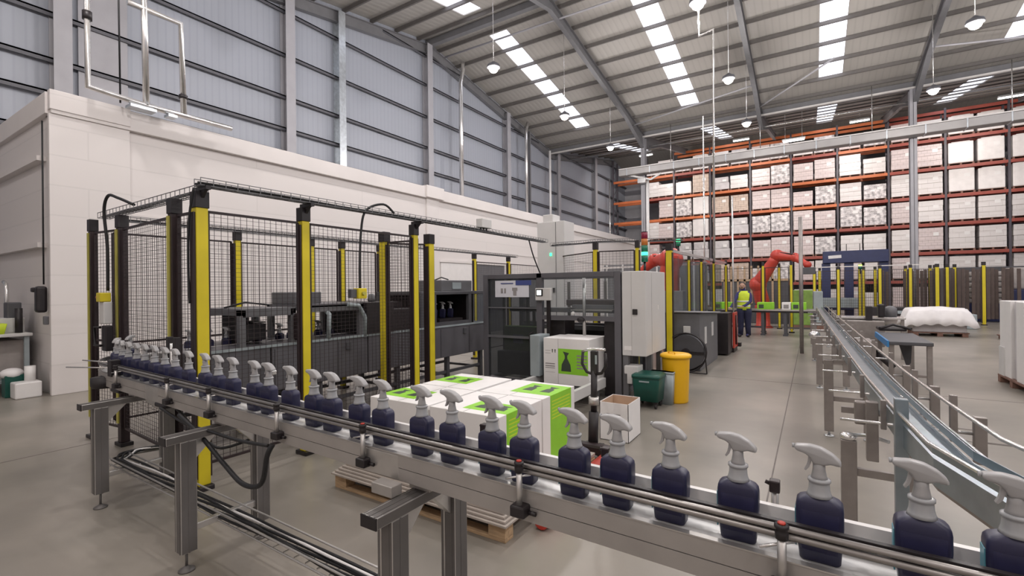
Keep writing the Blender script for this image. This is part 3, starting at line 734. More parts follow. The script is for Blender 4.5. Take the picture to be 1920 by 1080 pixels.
MB().box(-6.42, -6.36, 5.76, 7.55, 1.07, 1.6).box(-6.4, XF, 7.14, 7.18, 1.07, 1.6).build('dark_backing', 'black', t)  # black sheets added so the window behind the bottles looks dark
MB().box(XF-.04, XF-.02, 7.2, 7.55, 1.06, 1.6).build('guard_window', 'glass_grey', t)
MB().box(-6.2, -5.6, 6.45, 7.35, 1.66, 1.86, .01).build('control_unit', 'mid_grey', t); MB().box(-5.6, -5.585, 6.75, 7.0, 1.7, 1.82).build('display', 'bin_grey', t)
MB().tube([(-5.9, 6.6, 1.86), (-5.9, 6.8, 1.92), (-5.9, 7.0, 1.88)], .012, 6).tube([(-6, 2.95, 1.5), (-6, 3.2, 1.56), (-5.9, 3.45, 1.52)], .012, 6).build('hose', 'cable', t)
m = MB()
for y in (4.3, 5.0, 6.0, 6.9): m.box(XF, XF+.03, y-.03, y+.05, .88, .98, .006)
m.build('door_latch', 'dark_grey', t)
m = MB()
for y in (2.6, 3.5, 4.4, 5.5, 6.5, 7.3): m.box(XF, XF+.004, y-.25, y-.245, .52, 1.0)
m.build('panel_seam', 'black', t)

# ================================================================== CASE PACKER
CX0, CX1, CY = -4.87, -2.38, 6.71
t = thing('case_packer', 'dark grey framed case packing machine with clear guard doors and a carton inside', 'machine', (-3.6, 7.3, 0))
m = MB(); D = 8.0
for x in (CX0+.05, -3.75, CX1-.05):
    m.box(x-.05, x+.05, CY, CY+.09, 0, 1.94, .006)
for x in (CX0+.05, CX1-.05): m.box(x-.05, x+.05, D-.09, D, 0, 1.94, .006)
for y in (CY, D-.09): m.box(CX0+.1, CX1-.1, y, y+.09, 1.86, 1.94, .006)
for x in (CX0+.05, CX1-.05): m.box(x-.045, x+.045, CY+.09, D-.09, 1.86, 1.94); m.box(x-.04, x+.04, CY+.09, D-.09, .08, .16)
m.box(-3.70, CX1-.1, CY+.01, CY+.08, 1.19, 1.26); m.box(CX0+.1, -3.8, CY+.01, CY+.08, .1, .18)
m.box(CX0+.1, CX1-.1, D-.08, D, 1.0, 1.06)
m.build('frame', 'machine', t)
d = MB().box(CX0+.1, -3.8, CY+.03, CY+.04, .2, 1.86).build('guard_door', 'glass_smoke', t)
MB().box(CX0+.1, -3.8, CY+.0, CY+.02, 1.36, 1.38).box(CX0+.1, -3.8, CY, CY+.02, .86, .90).build('door_rail', 'mid_grey', d)
MB().tube([(-3.86, CY-.02, .98), (-3.9, CY-.06, .95), (-3.9, CY-.06, .82), (-3.86, CY-.02, .79)], .012, 8).build('door_handle', 'black', d)
MB().box(-4.62, -3.95, CY+.015, CY+.028, 1.55, 1.83).build('instruction_sign', 'poster', d)
MB().box(-4.2, -3.9, CY+.008, CY+.014, 1.75, 1.83).box(-4.5, -4.25, CY+.008, CY+.014, 1.775, 1.79).build('sign_header', 'poster_blue', d)
MB().box(-4.5, -4.46, CY+.008, CY+.014, 1.62, 1.7).box(-4.43, -4.40, CY+.008, CY+.014, 1.62, 1.7).box(-4.27, -4.17, CY+.008, CY+.014, 1.66, 1.71).box(-4.25, -4.19, CY+.008, CY+.014, 1.58, 1.66).build('sign_picture', 'grey_print', d)
MB().box(-3.7, CX1-.1, CY+.03, CY+.04, 1.26, 1.86).build('upper_guard', 'glass_clear', t)
MB().box(CX1-.055, CX1-.045, CY+.1, D-.1, .2, 1.86).build('side_guard', 'glass_grey', t)
MB().box(-3.78, -3.5, CY-.07, CY+.0, 1.50, 1.70, .008).build('operator_panel', 'cab_grey', t)
s = MB().box(-3.76, -3.64, CY-.078, CY-.07, 1.57, 1.68).build('screen_bezel', 'black', t); MB().box(-3.745, -3.665, CY-.082, CY-.078, 1.585, 1.665).build('screen', 'screen', s)
MB().box(-3.6, -3.54, CY-.03, CY+.01, .9, 1.5, .004).build('panel_stem', 'black', t)
MB().box(-3.68, -3.35, CY+.12, CY+.5, .62, 1.18, .01).box(-2.68, -2.5, CY+.1, CY+.9, .05, 1.18, .01).box(-3.7, -2.5, 7.85, 7.9, .1, .95).build('inner_guard_dark_back', 'black', t)  # black guard boxes; rear sheet added to darken the lower bay interior
m = MB(); m.box(-4.7, -2.5, 7.3, 7.42, 1.28, 1.36, .006); m.box(-4.7, -2.5, 7.7, 7.78, .95, 1.03); m.box(-3.3, -2.6, 7.0, 7.1, 1.36, 1.42)
m.build('cross_rail', 'mid_grey', t)
MB().tube([(-3.02, 6.85, .95), (-3.02, 6.85, 1.85)], .028, 8).build('lift_cylinder', 'alu', t)
MB().sphere((-3.02, 6.72, 1.2), .055, 1.2, .7, .8).build('clamp_head', 'black', t); MB().sphere((-3.14, 6.7, 1.3), .03).build('gauge', 'cab_grey', t)
m = MB(); m.box(-3.5, -2.55, 7.2, 7.8, 1.40, 1.50, .01); m.build('magazine', 'black_frame', t)
m = MB()
for k in range(5): m.box(-3.3+k*.02, -2.6, 6.95+k*.05, 7.0+k*.05, 1.33+k*.006, 1.345+k*.006)
m.build('blank_slides', 'alu', t)
m = MB(); m.box(-4.75, -3.9, 6.95, 7.75, .2, .6, .02); m.build('drive_unit', 'dark_grey', t)
m = MB(); m.box(-4.72, -4.68, 7.1, 7.14, .2, 1.8); m.box(-4.35, -4.3, 7.3, 7.35, .2, 1.8); m.box(-4.1, -4.06, 7.1, 7.14, .2, 1.3); m.box(-3.62, -3.58, 7.5, 7.54, .2, 1.8); m.box(-2.95, -2.91, 7.5, 7.54, 1.3, 1.8); m.build('inner_column', 'alu_dark', t)
# cabinet
c = MB().box(CX1+.02, -2.01, CY, 7.76, .70, 1.93, .008).build('control_cabinet', 'cab_grey', t)
MB().box(-2.2, -2.13, CY-.02, CY, 1.30, 1.38, .004).build('latch', 'black', c); MB().box(-2.22, -2.218, CY-.002, CY, .72, 1.92).box(-2.0115, -2.008, 7.0, 7.004, .72, 1.9).build('door_seam', 'grey_print', c)
MB().box(-2.33, -2.22, CY-.004, CY, .78, .84).box(-2.01, -2.006, 7.3, 7.36, 1.35, 1.42).build('maker_plate', 'white_plastic', c)
m = MB(); m.box(-2.36, -2.28, CY+.02, CY+.1, 0, .7); m.box(-2.12, -2.05, 7.6, 7.68, 0, .7); m.box(-2.1, -2.02, 7.0, 7.08, 0, .7); m.build('cabinet_leg', 'mid_grey', t)
MB().box(-2.32, -2.12, CY-.05, CY+.2, .44, .56, .01).box(-2.28, -2.2, CY-.05, CY+.05, .30, .46, .01).build('air_filter_unit', 'cab_grey', t)
# outfeed tray
q = thing('carton_outfeed', 'low carton outfeed conveyor with white side guards leaving the case packer', 'conveyor', (-3.1, 6, 0))
m = MB(); m.box(-3.62, -3.56, 5.25, 6.66, .22, .36, .005); m.box(-2.66, -2.60, 5.25, 6.66, .22, .36, .005); m.box(-3.62, -2.6, 5.2, 5.25, .22, .30, .005); m.build('side_guard', 'cab_grey', q)
m = MB()
for k in range(13): m.tube([(-3.56, 5.34+k*.105, .235), (-2.66, 5.34+k*.105, .235)], .03, 8)
m.build('rollers', 'black', q)
MB().box(-3.66, -3.5, 6.25, 6.6, .36, .98, .006).build('side_plate', 'bin_grey', q)
for x in (-3.55, -2.68):
    for y in (5.4, 6.5): MB().box(x-.03, x+.03, y-.03, y+.03, 0, .22).build('leg', 'mid_grey', q)
# tall electrical cabinet
t = thing('electrical_cabinet', 'tall light grey electrical cabinet standing behind the case packer', 'cabinet', (-4.9, 9.4, 0))
MB().box(-5.17, -4.5, 9.2, 9.7, .1, 3.15, .01).build('body', 'cab_grey', t); MB().box(-5.17, -4.5, 9.2, 9.7, 0, .1).build('plinth', 'dark_grey', t)
MB().box(-4.71, -4.705, 9.19, 9.2, .12, 3.13).build('door_seam', 'dark_grey', t); MB().box(-5.05, -4.8, 9.25, 9.6, 3.15, 3.32, .01).build('top_box', 'cab_grey', t)
MB().box(-4.85, -4.81, 9.18, 9.2, 2.4, 2.46).build('indicator', 'green_lit', t); MB().box(-4.78, -4.74, 9.17, 9.2, 1.6, 1.7, .004).build('latch', 'black', t)

# ================================================================== BOTTLE CONVEYOR (front)
def cy(x, off=0): return 1.46-.035*x+off
ZB = .975
conv = thing('bottle_conveyor', 'long aluminium conveyor carrying navy spray bottles across the foreground', 'conveyor', (-2, cy(-2), 0))
XA, XB_ = -4.95, 1.6
# centre path: from inside the machine, round the bend, then straight to the right
path = [(-5.95, 7.4), (-5.95, 6), (-5.95, 4.5), (-5.95, 3.0), (-5.95, 2.35)]
cx0, cy0, R = -5.95+.62, 2.30, .62
for k in range(1, 9):
    a = PI+k*PI/2/9*1.0
    path.append((cx0+R*math.cos(a), cy0+R*math.sin(a)))
path += [(-5.2, cy(-5.2, .03)), (-4.5, cy(-4.5, .03)), (-3, cy(-3, .03)), (-1.5, cy(-1.5, .03)), (0, cy(0, .03)), (XB_, cy(XB_, .03))]
def strip(name, mt, o0, o1, z0, z1, parent, pth=None):
    p = [Vector((a, b, 0)) for a, b in (pth or path)]; secs = []
    for i, q in enumerate(p):
        d = (p[min(i+1, len(p)-1)]-p[max(i-1, 0)]).normalized(); n = Vector((d.y, -d.x, 0))  # n points to the outer / near side
        secs.append([q+n*o0+Vector((0, 0, z0)), q+n*o1+Vector((0, 0, z0)), q+n*o1+Vector((0, 0, z1)), q+n*o0+Vector((0, 0, z1))])
    m = MB(); m.loft(secs, smooth=False); bmesh.ops.recalc_face_normals(m.bm, faces=m.bm.faces)
    return m.build(name, mt, parent)
strip('belt', 'belt', -.062, .078, ZB-.02, ZB, conv)
strip('side_beam', 'beam_paint', .078, .094, .935, .990, conv); strip('side_beam', 'beam_paint', .076, .094, .880, .932, conv); strip('beam_slot', 'alu_dark', .074, .089, .928, .938, conv)
strip('edge_strip', 'alu', .074, .096, .990, .994, conv)
strip('side_beam', 'beam_paint', -.078, -.062, .885, .988, conv)
strip('back_guide', 'white_plastic', -.072, -.052, 1.012, 1.066, conv)
strip('back_guide_rail', 'alu', -.085, -.073, 1.02, 1.05, conv)
# front guide: two small tubes with a black wear strip
gp = path[12:]
for dz, r in ((1.072, .0085), (1.053, .0095)):
    pts = []
    P2 = [Vector((a, b, 0)) for a, b in path[9:]]
    for i, q in enumerate(P2):
        d = (P2[min(i+1, len(P2)-1)]-P2[max(i-1, 0)]).normalized(); n = Vector((d.y, -d.x, 0)); pts.append(q+n*.086+Vector((0, 0, dz)))
    MB().tube(pts, r, 8).build('guide_tube', 'rail_steel', conv)
strip('guide_wear_strip', 'black', .058, .074, 1.052, 1.082, conv, path[9:])
# front brackets
for i, x in enumerate([-4.89, -3.86, -3.22, -2.43, -1.716, -.871, -.072, .75]):
    y = cy(x, -.088); t = MB().tube([(x, y, .93), (x, y, 1.06)], .011, 10).build('bracket_post', 'alu', conv)
    MB().lathe((x, y, 0), [(.004, 1.055), (.015, 1.058), (.016, 1.075), (.012, 1.082), (.017, 1.086), (.017, 1.094), (.004, 1.096)], 12).build('knob', 'black', t)
    if i in (4, 5, 6): MB().lathe((x, y, 0), [(.001, 1.0961), (.010, 1.0961), (.009, 1.100), (.001, 1.100)], 12).build('knob_cap', 'red', t)
    MB().box(x-.028, x+.03, y-.022, y+.035, .905, .945, .006).tube([(x+.03, y+.01, .92), (x+.06, y+.01, .92)], .008, 8).build('clamp_block', 'black', t)
    MB().tube([(x-.05, y-.012, 1.03), (x+.03, y+.03, 1.045)], .004, 6).build('cross_rod', 'silver', t)
for i, x in enumerate([-1.185, -.633, -.10, .5]):
    y = cy(x, .135); t = MB().tube([(x, y, .95), (x, y, 1.10)], .01, 8).build('back_bracket', 'alu', conv)
    MB().box(x-.014, x+.014, y-.02, y+.012, 1.09, 1.125, .004).tube([(x-.025, y, 1.115), (x-.012, y, 1.11)], .006, 6).build('knob', 'black_frame', t)
# joint plates on the beam
for x in (-4.2, -1.62): MB().box(x-.11, x+.11, cy(x, -.068), cy(x, -.062), .882, .985, .002).build('joint_plate', 'alu', conv)
# end drive housing at the bend
MB().lathe((-5.32, 1.60, 0), [(.03, .86), (.09, .86), (.10, .88), (.10, .95), (.05, .96)], 16).build('bend_housing', 'black', conv)
# black clamp blocks under the beam
for x in (-5.0, -4.05): MB().box(x-.09, x+.09, cy(x, -.07), cy(x, .03), .85, .885, .012).build('clamp_plate', 'black', conv)
# support stands
def stand(x, yf, yr, parent, wd=.085, foot=True):
    t = MB(); zt = .84; t.use("alu")
    t.box(x-wd/2, x+wd/2, yf-.12, yr+.06, zt-.045, zt, .003)
    for k in (-1, 0, 1): t.use('alu_dark').box(x+k*wd/3-.003, x+k*wd/3+.003, yf-.119, yr+.059, zt-.002, zt+.0012); t.use('alu')

    c = t.build('stand_crossbar', None, parent)
    MB().box(x-wd/2-.001, x+wd/2+.001, yf-.126, yf-.12, zt-.046, zt+.001).build('end_cap', 'black', c)
    for y in (yf, yr):
        m = MB(); m.use('alu'); m.box(x-wd/2, x+wd/2, y-.045, y+.045, .12, zt-.045, .003)
        m.use('alu_dark')
        for k in (-.5, .5): m.box(x+k*wd/2-.004, x+k*wd/2+.004, y-.0462, y+.0462, .12, zt-.046)
        m.box(x-wd/2-.0012, x+wd/2+.0012, y-.004, y+.004, .12, zt-.046)
        m.build('stand_leg', None, c)
        MB().tube([(x, y, .02), (x, y, .12)], .008, 8).lathe((x, y, 0), [(.045, 0), (.045, .008), (.02, .022), (.01, .03)], 14).build('levelling_foot', 'alu_dark', c)
    MB().prism([(yf+.045, zt-.045), (yf+.17, zt-.045), (yf+.045, zt-.17)], x-.02, x+.02, 'x').prism([(yr-.045, zt-.045), (yr-.17, zt-.045), (yr-.045, zt-.17)], x-.02, x+.02, 'x').build('gusset', 'alu', c)
    MB().box(x-.02, x+.02, yf+.04, yr-.04, .23, .27, .003).build('tie_bar', 'alu', c)
    MB().box(x-.06, x+.06, cy(x, -.02), cy(x, .08), zt, .89, .004).build('beam_mount', 'beam_paint', c)
MT['alu2'] = MT['alu']
stand(-4.77, 1.40, 1.86, conv); stand(-3.24, 1.36, 1.82, conv); stand(-1.43, 1.34, 1.72, conv); stand(.55, 1.22, 1.62, conv)
MB().box(-1.58, -1.46, 1.36, 1.42, .845, .89, .003).build('gearbox_plate', 'beam_paint', conv)

# bottles
bt = thing('spray_bottle', 'x', 'bottle')
def rrect(cx, cy_, hx, hy, r, z, n=5):
    pts = []
    for q, (sx, sy) in enumerate(((1, 1), (-1, 1), (-1, -1), (1, -1))):
        for k in range(n):
            a = q*PI/2+k*PI/2/(n-1); pts.append(Vector((cx+sx*(hx-r)+r*math.cos(a), cy_+sy*(hy-r)+r*math.sin(a), z)))
    return pts
secs = [(.042, .024, .010, 0), (.046, .027, .011, .005), (.050, .029, .012, .05), (.0535, .029, .012, .10), (.0535, .029, .012, .140), (.0515, .0285, .012, .152), (.045, .027, .013, .160), (.033, .023, .015, .166), (.026, .021, .015, .170)]
MB().loft([rrect(0, 0, a, b, r, z) for a, b, r, z in secs]).build('bottle_body', 'navy', bt)
MB().loft([rrect(0, 0, a, b, r, z) for a, b, r, z in [(.0465, .0298, .012, .03), (.047, .0298, .012, .035), (.050, .0298, .012, .128), (.0495, .0298, .012, .133)]], smooth=False).build('label_sleeve', 'navy_label', bt)
MB().box(-.0555, -.052, -.018, .018, .03, .13, .001).build('label_edge', 'teal', bt)
MB().lathe((0, 0, 0), [(.030, .168), (.027, .176), (.0245, .186), (.0235, .200), (.0235, .206), (.0265, .2065), (.0265, .213), (.021, .215)], 18).build('neck_collar', 'frost', bt)
m = MB(); m.lathe((0, 0, 0), [(.020, .212), (.0175, .222), (.0145, .238), (.014, .258)], 16)
m.prism([(-.056, .287), (-.054, .296), (-.02, .2995), (.006, .2955), (.030, .283), (.047, .267), (.050, .258), (.045, .254), (.026, .257), (.014, .252), (-.013, .252), (-.020, .268), (-.032, .277), (-.050, .281)], -.0155, .0155, 'y', .0045)
for f in m.bm.faces: f.smooth = True
m.build('trigger_head', 'trigger', bt)
MB().prism([(-.024, .272), (-.015, .272), (-.017, .256), (-.022, .240), (-.030, .230), (-.034, .233), (-.028, .245), (-.025, .258)], -.007, .007, 'y', .001).build('trigger_lever', 'trigger', bt)
MB().tube([(-.055, 0, .2915), (-.061, 0, .291)], .006, 10).build('nozzle', 'frost', bt)
bx = [-4.99, -4.80, -4.62, -4.42, -4.22, -4.03, -3.80, -3.54, -3.35, -3.15, -2.88, -2.72, -2.49, -2.265, -2.106, -1.886, -1.712, -1.457, -1.28, -1.071, -.92, -.711, -.552, -.378, -.186, .01, .216, .375]
N = len(bx); k = 0
for i, x in enumerate(bx):
    o = bt if i == 0 else copy_tree(bt)
    o.location = (x, cy(x, .03), ZB); o.rotation_euler = (0, 0, math.radians(-2+4*random.random()))
    j = N-1-i
    o['label'] = ('navy spray bottle with grey trigger head nearest the right edge of the front row' if j == 0 else 'navy spray bottle with grey trigger head, %s from the right end of the front row' % ORD[j])
    o['group'] = 'spray bottles on the front conveyor'
bend = [(-5.17, cy(-5.17, .04)), (-5.36, 1.71), (-5.52, 1.75), (-5.72, 1.92)]
for i, (x, y) in enumerate(bend):
    o = copy_tree(bt); o.location = (x, y, ZB); o.rotation_euler = (0, 0, -.25*(i+1)); o['group'] = 'spray bottles on the conveyor bend'
    o['label'] = 'navy spray bottle on the conveyor bend by the fence, %s from the straight' % ORD[i]
ins = [2.55, 2.75, 2.95, 3.32, 3.62, 3.78, 4.0, 4.2, 4.4, 6.40, 6.62, 6.84]
for i, y in enumerate(ins):
    o = copy_tree(bt); o.location = (-5.95, y, ZB); o.rotation_euler = (0, 0, PI/2*0.2)
    if y > 6: o.location = (-5.72, y, 1.17)
    o['group'] = 'bottles inside the filling line'
    o['label'] = ('grey bottle trigger in the dark machine window, %s from the left' % ORD[i-9]) if y > 6 else 'bottle top seen inside the fenced filling line, %s from the left end' % ORD[i]
MB().box(-5.9, -5.52, 6.3, 6.95, 1.08, 1.168).build('bottle_shelf', 'black', bpy.data.objects['filling_line'])

# cable trunking under the conveyor
t = thing('cable_trunking', 'floor level wire basket of black cables running under the front conveyor', 'cable tray', (-3, 1.6, .24))
tp = [(-5.05, 2.0, .26), (-5.15, 1.72, .26), (-5.0, 1.60, .26), (-3.9, 1.60, .25), (-2.9, 1.60, .24), (-1.8, 1.58, .24), (-.5, 1.54, .24)]
m = MB()
for o, z in ((-.07, .05), (.07, .05), (-.07, 0), (.07, 0)): m.tube([Vector(p)+Vector((0, o, z)) for p in tp[2:]], .006, 6)
m.tube([Vector(p)+Vector((.0, .0, 0.0)) for p in tp[:3]], .012, 6)
for k in range(44):
    x = -5.0+k*.1; m.bar((x, 1.53, .243), (x, 1.67, .243), .006)
m.build('basket', 'alu', t)
for k in range(7):
    o = -.05+k*.016
    pts = []
    for j in range(40):
        s = j/39*(len(tp)-1); a = int(min(s, len(tp)-2)); f_ = s-a; p = Vector(tp[a]).lerp(Vector(tp[a+1]), f_)
        pts.append(p+Vector((o*(.6 if j < 14 else 0), o+.01*math.sin(j*.7+k*1.7), .02+.01*math.sin(j*.5+k))))
    MB().tube(pts, .0085, 6).build('cable', 'white_plastic' if k == 5 else 'cable', t)
MB().box(-5.02, -4.8, 1.93, 2.0, .30, .42, .005).build('end_hook', 'black', t)
cable('black_cable', [(-3.66, 1.50, .86), (-3.3, 1.46, .80), (-2.95, 1.44, .68), (-2.7, 1.42, .62), (-2.52, 1.42, .66), (-2.46, 1.42, .82), (-2.44, 1.44, .88)], .0135, 'thick black corrugated cable sagging below the front conveyor', 8)
cable('black_cable', [(-4.0, 1.52, .86), (-3.6, 1.52, .80), (-3.2, 1.47, .83), (-2.8, 1.45, .84), (-2.5, 1.45, .86)], .010, 'black cable strapped under the conveyor beam', 6)
cable('black_cable', [(-3.9, 1.58, .86), (-3.6, 1.64, .66), (-3.5, 1.72, .60), (-3.3, 1.9, .70), (-3.2, 1.9, .8)], .010, 'thin black cable looping behind the second conveyor stand', 6)
t = thing('cable_holder', 'black bracket with silver tube behind the bottles near the fence corner', 'bracket', (-4.45, 1.78, .9))
MB().box(-4.52, -4.47, 1.76, 1.80, .9, 1.33, .004).build('side_plate', 'black', t); MB().box(-4.40, -4.35, 1.76, 1.80, .9, 1.33, .004).build('side_plate', 'black', t); MB().tube([(-4.435, 1.77, .9), (-4.435, 1.77, 1.28)], .015, 8).build('tube', 'silver', t); MB().box(-4.52, -4.35, 1.76, 1.80, .88, .92, .004).build('base_plate', 'black', t)
t = thing('guide_rods', 'short horizontal silver rods sticking out at the left end of the conveyor', 'rod', (-5.35, 1.6, 1.05))
MB().tube([(-5.62, 1.42, 1.04), (-5.05, 1.62, 1.05)], .006, 6).build('rod', 'silver', t); MB().tube([(-5.5, 1.5, 1.10), (-5.1, 1.58, 1.10)], .006, 6).build('rod', 'silver', t); MB().box(-5.13, -5.05, 1.56, 1.63, .98, 1.12, .005).build('rod_block', 'black', t)
t = thing('sensor', 'small silver photo sensor on a stem behind the bottles', 'sensor', (-2.9, 1.75, .95))
MB().box(-2.99, -2.93, 1.73, 1.76, 1.16, 1.185, .003).build('head', 'silver', t); MB().tube([(-2.96, 1.745, .93), (-2.96, 1.745, 1.16)], .006, 6).build('stem', 'alu', t)
t = thing('floor_bracket', 'yellow and black fence floor bracket on the floor under the conveyor', 'foot', (-4.3, 3.15, 0))
MB().box(-4.4, -4.2, 3.08, 3.24, 0, .03, .005).build('plate', 'black', t); MB().prism([(-4.36, .03), (-4.24, .03), (-4.28, .12), (-4.34, .12)], 3.12, 3.18, 'y').build('gusset', 'yellow', t)

# ================================================================== PALLET OF CARTONS
CB = (-3.33, -1.94, 2.86, 4.16)
PX0, PX1, PY0, PY1 = -3.5, -1.74, 2.62, 4.16
t = thing('wooden_pallet', 'wooden pallet under the white and green cartons', 'pallet', (-2.5, 3.5, 0))
m = MB()
for k in range(3):
    y = PY0+.05+k*(PY1-PY0-.1)/2; m.box(PX0, PX1, y-.05, y+.05, 0, .022, .003)
    for x in (PX0+.07, (PX0+PX1)/2, PX1-.07): m.box(x-.07, x+.07, y-.05, y+.05, .022, .1, .003)
m.build('bearers', 'wood', t)
m = MB()
for k in range(7): x = PX0+.06+k*(PX1-PX0-.12)/6; m.box(x-.05, x+.05, PY0, PY1, .1, .122, .003)
m.build('deck', 'wood', t)
t = MB()
for k in range(7): t.box(PX0+.0+k*.02, PX1+.03-k*.02, PY0-.04+.022*k, PY0+.21, .123+k*.017, .136+k*.017)
t.box(PX0, PX1, PY0+.2, PY1, .123, .146)
PX0, PX1, PY0, PY1 = CB
t = t.build('cardboard_sheets', 'sheet_board', None, (-2.5, 3.5, .122)); tag(t, 'stack of pale cardboard sheets on the pallet edge below the cartons', 'cardboard')
ZC = .147; CH = .607
def carton(x0, x1, y0, y1, gy, side, label):
    t = thing('printed_carton', label, 'carton', ((x0+x1)/2, (y0+y1)/2, ZC), 'white and green cartons on the near pallet')
    z1 = ZC+CH
    MB().box(x0+.004, x1-.004, y0+.004, y1-.004, ZC, z1, .004).build('box', 'carton_white', t)
    gx0, gx1 = (x1-.42, x1-.004) if side > 0 else (x0+.004, x0+.42)
    m = MB(); m.box(gx0, gx1, gy[0], gy[1], z1, z1+.0012)
    xs = x1-.004 if side > 0 else x0+.004
    m.box(xs-.0012, xs+.0012, gy[0], gy[1], ZC+.01, z1); m.build('green_print', 'green_print', t)
    m = MB(); c = (gy[0]+gy[1])/2; hw = (gy[1]-gy[0])/2
    for sx in (.28, .72):
        px = gx0+(gx1-gx0)*sx
        m.prism([(px-.05, c-hw*.5), (px+.05, c-hw*.5), (px+.04, c+hw*.1), (px+.01, c+hw*.25), (px+.05, c+hw*.5), (px-.05, c+hw*.6), (px-.02, c+hw*.25), (px-.04, c+hw*.1)], z1+.0012, z1+.002, 'z')
    m.build('bottle_picture', 'dark_print', t)
    m = MB()
    for k in range(6): m.box(xs-.0018, xs+.0018, gy[0]+.03, gy[1]-.03, z1-.06-k*.03, z1-.05-k*.03)
    m.build('text_lines', 'hivis', t)
    MB().box((x0+x1)/2-.002, (x0+x1)/2+.002, y0+.01, y1-.01, z1, z1+.001).build('flap_seam', 'grey_print', t)
xm, ym = (PX0+PX1)/2, (PY0+PY1)/2
carton(PX0, xm-.01, PY0, ym, (PY0+.12, PY0+.42), -1, 'white carton with green corner print, front left of the near pallet')
carton(xm+.01, PX1, PY0, ym, (PY0+.10, PY0+.36), 1, 'white carton with green corner print, front right of the near pallet')
carton(PX0, xm-.02, ym+.01, PY1, (ym+.2, ym+.5), -1, 'white carton with green corner print, back left of the near pallet')
carton(xm+.02, PX1, ym+.01, PY1, (ym+.15, PY1-.08), 1, 'white carton with broad green side band, back right of the near pallet')
# carton pair in the packer
def tall_carton(x0, x1, label, green):
    y0, y1, z0, z1 = 6.28, 6.95, .27, .95
    t = thing('tall_carton', label, 'carton', ((x0+x1)/2, y0, z0))
    MB().box(x0, x1, y0, y1, z0, z1, .004).build('box', 'carton_white', t)
    if green:
        MB().box(x0+.002, x1-.02, y0-.0015, y0, .43, .80).build('green_panel', 'green_print', t)
        m = MB(); c = x0+.13; m.prism([(c-.08, .47), (c+.08, .47), (c+.07, .57), (c+.02, .66), (c+.02, .70), (c+.05, .74), (c-.05, .76), (c-.02, .70), (c-.02, .66), (c-.07, .57)], y0-.003, y0-.0015, 'y')
        m.build('bottle_picture', 'dark_print', t)
        m = MB()
        for k in range(5): m.box(c+.17, c+.33, y0-.003, y0-.0015, .52+k*.045, .54+k*.045)
        m.build('text_lines', 'grey_print', t)
    else:
        m = MB()
        for c in (x1-.09, x1-.045):
            m.box(c-.006, c+.006, y0-.0015, y0, .735, .775); m.prism([(c-.014, .77), (c+.014, .77), (c, .79)], y0-.0015, y0, 'y')
        m.build('arrow_marks', 'dark_print', t)
        m = MB()
        for k, (a, b) in enumerate(((.76, .765), (.72, .725), (.56, .575), (.525, .54), (.50, .51), (.44, .443))): m.box(x0+.03, x1-.12 if k < 2 else x1-.05, y0-.0015, y0, a, b)
        m.build('text_lines', 'grey_print', t)
tall_carton(-3.44, -3.20, 'tall white carton with arrow marks standing in the case packer opening', False)
tall_carton(-3.195, -2.70, 'tall white carton with green bottle panel in the case packer opening', True)
t = thing('far_carton', 'green and white carton behind the smoked guard door of the case packer', 'carton', (-4.3, 7.0, .6))
MB().box(-4.6, -3.9, 6.95, 7.15, .62, 1.04, .004).build('box', 'green_tint', t); MB().box(-4.4, -4.2, 6.94, 6.95, .75, .90).build('white_panel', 'bin_grey', t)
# pallet truck
t = thing('pallet_truck', 'pallet truck with black loop handle and red forks beside the carton pallet', 'pallet truck', (-1.86, 4.4, 0))
MB().tube([(-1.66, 4.35, .06), (-1.64, 3.6, .07), (-1.62, 2.98, .07), (-1.615, 2.88, .06)], [.075, .08, .075, .05], 12).build('fork', 'red', t)
MB().box(-2.2, -2.08, 3.2, 4.35, .02, .09, .02).build('fork', 'red', t)
MB().box(-2.14, -1.62, 4.32, 4.42, .05, .16, .03).build('chassis', 'black_frame', t)
MB().tube([(-1.87, 4.42, .1), (-1.87, 4.45, .45)], .05, 12).tube([(-1.87, 4.45, .4), (-1.87, 4.47, .86)], .032, 10).build('drawbar', 'black', t)
MB().tube([(-1.87, 4.45, .52), (-1.87, 4.452, .60)], .052, 12).build('hydraulic_cylinder', 'alu', t)
h = MB().tube([(-1.99, 4.47, 1.04), (-2.0, 4.47, .92), (-1.95, 4.47, .84), (-1.87, 4.47, .82), (-1.79, 4.47, .84), (-1.74, 4.47, .92), (-1.75, 4.47, 1.04)], .016, 8).build('loop_handle', 'black', t)
MB().tube([(-2.0, 4.47, 1.04), (-1.93, 4.45, 1.07), (-1.87, 4.45, 1.08), (-1.74, 4.45, 1.08)], .014, 8).build('grip_bar', 'silver', h)
MB().box(-1.90, -1.83, 4.44, 4.5, .83, 1.06, .01).build('control_head', 'black', h); MB().box(-1.845, -1.825, 4.435, 4.44, .93, 1.02).build('sticker', 'bin_grey', h)
for s in (-.07, .07): MB().tube([(-1.87+s-.02, 4.46, .07), (-1.87+s+.02, 4.46, .07)], .07, 16).build('wheel', 'black', t)
